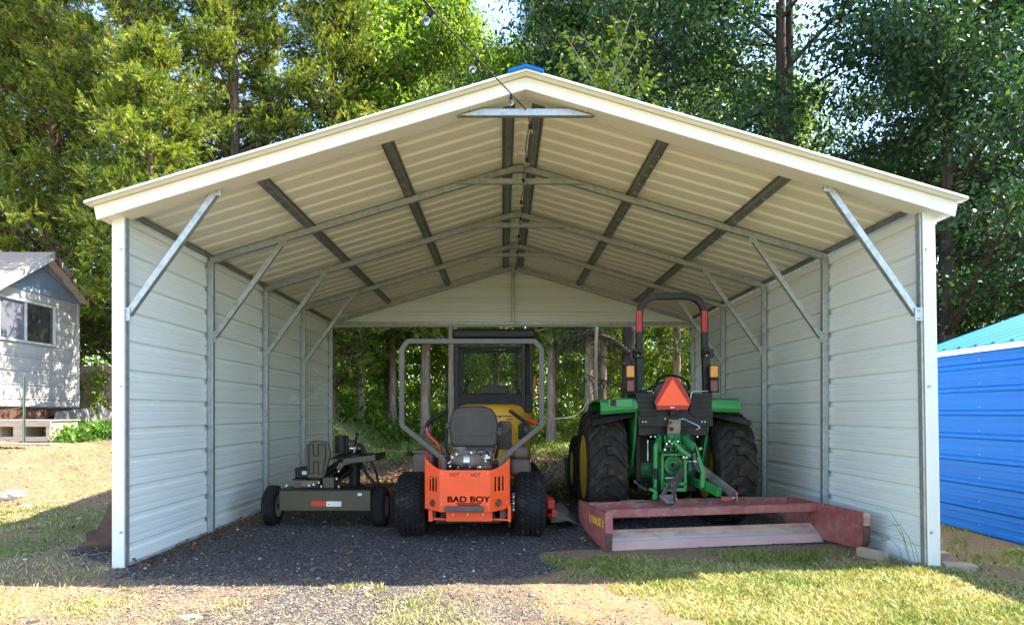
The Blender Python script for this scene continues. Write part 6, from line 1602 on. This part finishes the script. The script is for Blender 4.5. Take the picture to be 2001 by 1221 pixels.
# drooping pale vine
tb = MB(); P_ = fillet([at(1150, 780, 15), at(1140, 800, 15), at(1120, 815, 15), at(1085, 818, 15)], .4, 6); tb.tube(P_, .012, 6); tag(tb.build('vine', 'pale_wood', None, smooth=True), 'curved pale vine hanging in the woods between the trunks', 'vine')

# understorey: young trees and bushes, then a mass of undergrowth and a far wood
for k, (px, d_, sc, lb) in enumerate(((690, 23.5, .8, 'leafy bush beyond the far end of the left wall'), (742, 25, .9, 'young tree right of the straight brown trunk'), (800, 26, .9, 'young tree behind the left side of the mower roll bar'),
        (862, 25, .9, 'young tree left of the excavator cab'), (925, 23, .8, 'young tree seen through the excavator cab'), (1000, 24, .85, 'young tree behind the right side of the excavator cab'), (1110, 21.5, .6, 'bright bush between excavator and green bin'),
        (1190, 22.5, .8, 'bush touching the left rear tyre of the tractor'), (1290, 23, .9, 'young tree inside the tractor roll bar'), (1360, 24, 1.0, 'young tree beyond the far end of the right wall'))):
    sml.place('young_tree', xpx(px, d_), d_, k * 47, sc, lb, None, 'young tree')
def mass(name, N, region, zf, L, lm, label, cat, seed, dens=.5, cl=30, cs=.5, keep=None):
    r = np.random.RandomState(seed); x0, x1, y0, y1 = region; nc = N // cl
    x = r.uniform(x0, x1, nc * 3); y = r.uniform(y0, y1, nc * 3); z0, z1 = zf(x, y); z = z0 + (z1 - z0) * r.rand(len(x)) ** 1.15
    k = fbm(x * 1.0 + z * .7, y + z, .35, seed) > dens
    if keep is not None: k = k & keep(x, y)
    x, y, z = x[k][:nc], y[k][:nc], z[k][:nc]; nc = len(x)
    C = np.stack([x, y, z], 1)[:, None] + r.normal(0, 1, (nc, cl, 3)) * np.array([cs, cs, cs * .6]); D = unit(r.normal(0, 1, (nc, cl, 3)) + [0, 0, -.2])
    t = .42 + r.uniform(-.25, .3, nc)[:, None] + r.normal(0, .14, (nc, cl)); LL = (L * r.uniform(.6, 1.3, (nc, cl))).reshape(-1)
    Vv = leaf_geo(C.reshape(-1, 3), D.reshape(-1, 3), LL, LL * .27, r, .4); n = len(LL)
    o = np_mesh(name, Vv, np.arange(n * 4).reshape(-1, 4), t.reshape(-1), lm); tag(o, label, cat, kind='stuff'); return o
mass('undergrowth', 36000, (-9, 12, 20, 33), lambda x, y: (hfield(x, y), hfield(x, y) + .2 + .7 * fbm(x, y, .4, 3)), .14, 'leaf_wood', 'mass of green undergrowth below the trees behind the carport', 'undergrowth', 5, .42, 26, .38)
mass('far_woods', 120000, (-32, 34, 38, 54), lambda x, y: (0 * x, 11 + 9 * fbm(x, y, .12, 8)), .34, 'leaf_wood', 'far woods filling the gaps between the nearer trees', 'woods', 6, .40, 30, 1.1)
mass('far_thicket', 60000, (-24, 26, 40, 56), lambda x, y: (0 * x, 8 + 0 * x), .36, 'leaf_wood', 'thick far undergrowth closing the view between the trunks', 'woods', 16, .30, 30, 1.0)
mass('weeds', 5200, (-8.7, -6.0, 11.2, 13.4), lambda x, y: (hfield(x, y), hfield(x, y) + .06 + .24 * fbm(x, y, 1.2, 3)), .10, 'weed', 'bright green weeds growing along the top of the bank', 'weeds', 7, .38, 16, .09, lambda x, y: x > -.668 * y)
# leafy vine on the fence
mass('fence_vine', 900, (-10.60, -10.35, 17.05, 17.2), lambda x, y: (0 * x + .9, 0 * x + 2.3), .08, 'leaf_wood', 'dark ivy climbing the fence post beside the cabin', 'ivy', 9, .0, 12, .12)
# tall grass stalks at the foot of the right front post
def stalks():
    r = random.Random(3); b = MB(); base = Vector((3.10, 5.03, .06))
    for k in range(5):
        a = r.uniform(2.2, 4.0); L = r.uniform(.18, .52); p0 = base + Vector((r.uniform(-.06, .05), r.uniform(-.04, .02), 0)); dr = Vector((math.cos(a) * .35, -.1, 1)).normalized()
        P_ = [p0, p0 + dr * L * .5, p0 + dr * L * .85 + Vector((math.cos(a) * .05, 0, 0)), p0 + dr * L + Vector((math.cos(a) * .14, 0, -.05))]
        b.tube(P_, [.002, .0018, .0015, .001], 4)
        if k % 2: 
            for j in range(4): q = P_[2].lerp(P_[3], j / 4); b.tube([q, q + Vector((-.035, 0, .02 - .03 * (j % 2)))], [.003, .001], 4)
    e = b.build('grass_stalks', 'weed', None); tag(e, 'tall thin grass stalks at the foot of the right front post', 'weed plant')
stalks()
def broad_weed():
    r = np.random.RandomState(2)
    for px, py, n, lb in ((122, 838, 60, 'leafy weed under the corner of the cabin'), (165, 868, 120, 'broad leaved weed patch in the middle of the bank top'), (205, 850, 90, 'broad leaved weed beside the left post')):
        d_ = 12.3; q = at(px, py, d_); z = H(q.x, d_)
        C = r.normal(0, 1, (n, 3)) * [.17, .14, .07] + [q.x, d_, z + .14]; C[:, 2] = np.maximum(C[:, 2], z + .05); D = unit(C - [q.x, d_, z] + r.normal(0, .1, (n, 3))); L = r.uniform(.09, .17, n)
        Vv = leaf_geo(C, D, L, L * .28, r, .6); o = np_mesh('weed_plant', Vv, np.arange(n * 4).reshape(-1, 4), r.uniform(.2, 1, n), 'weed'); tag(o, lb, 'weed plant')
broad_weed()
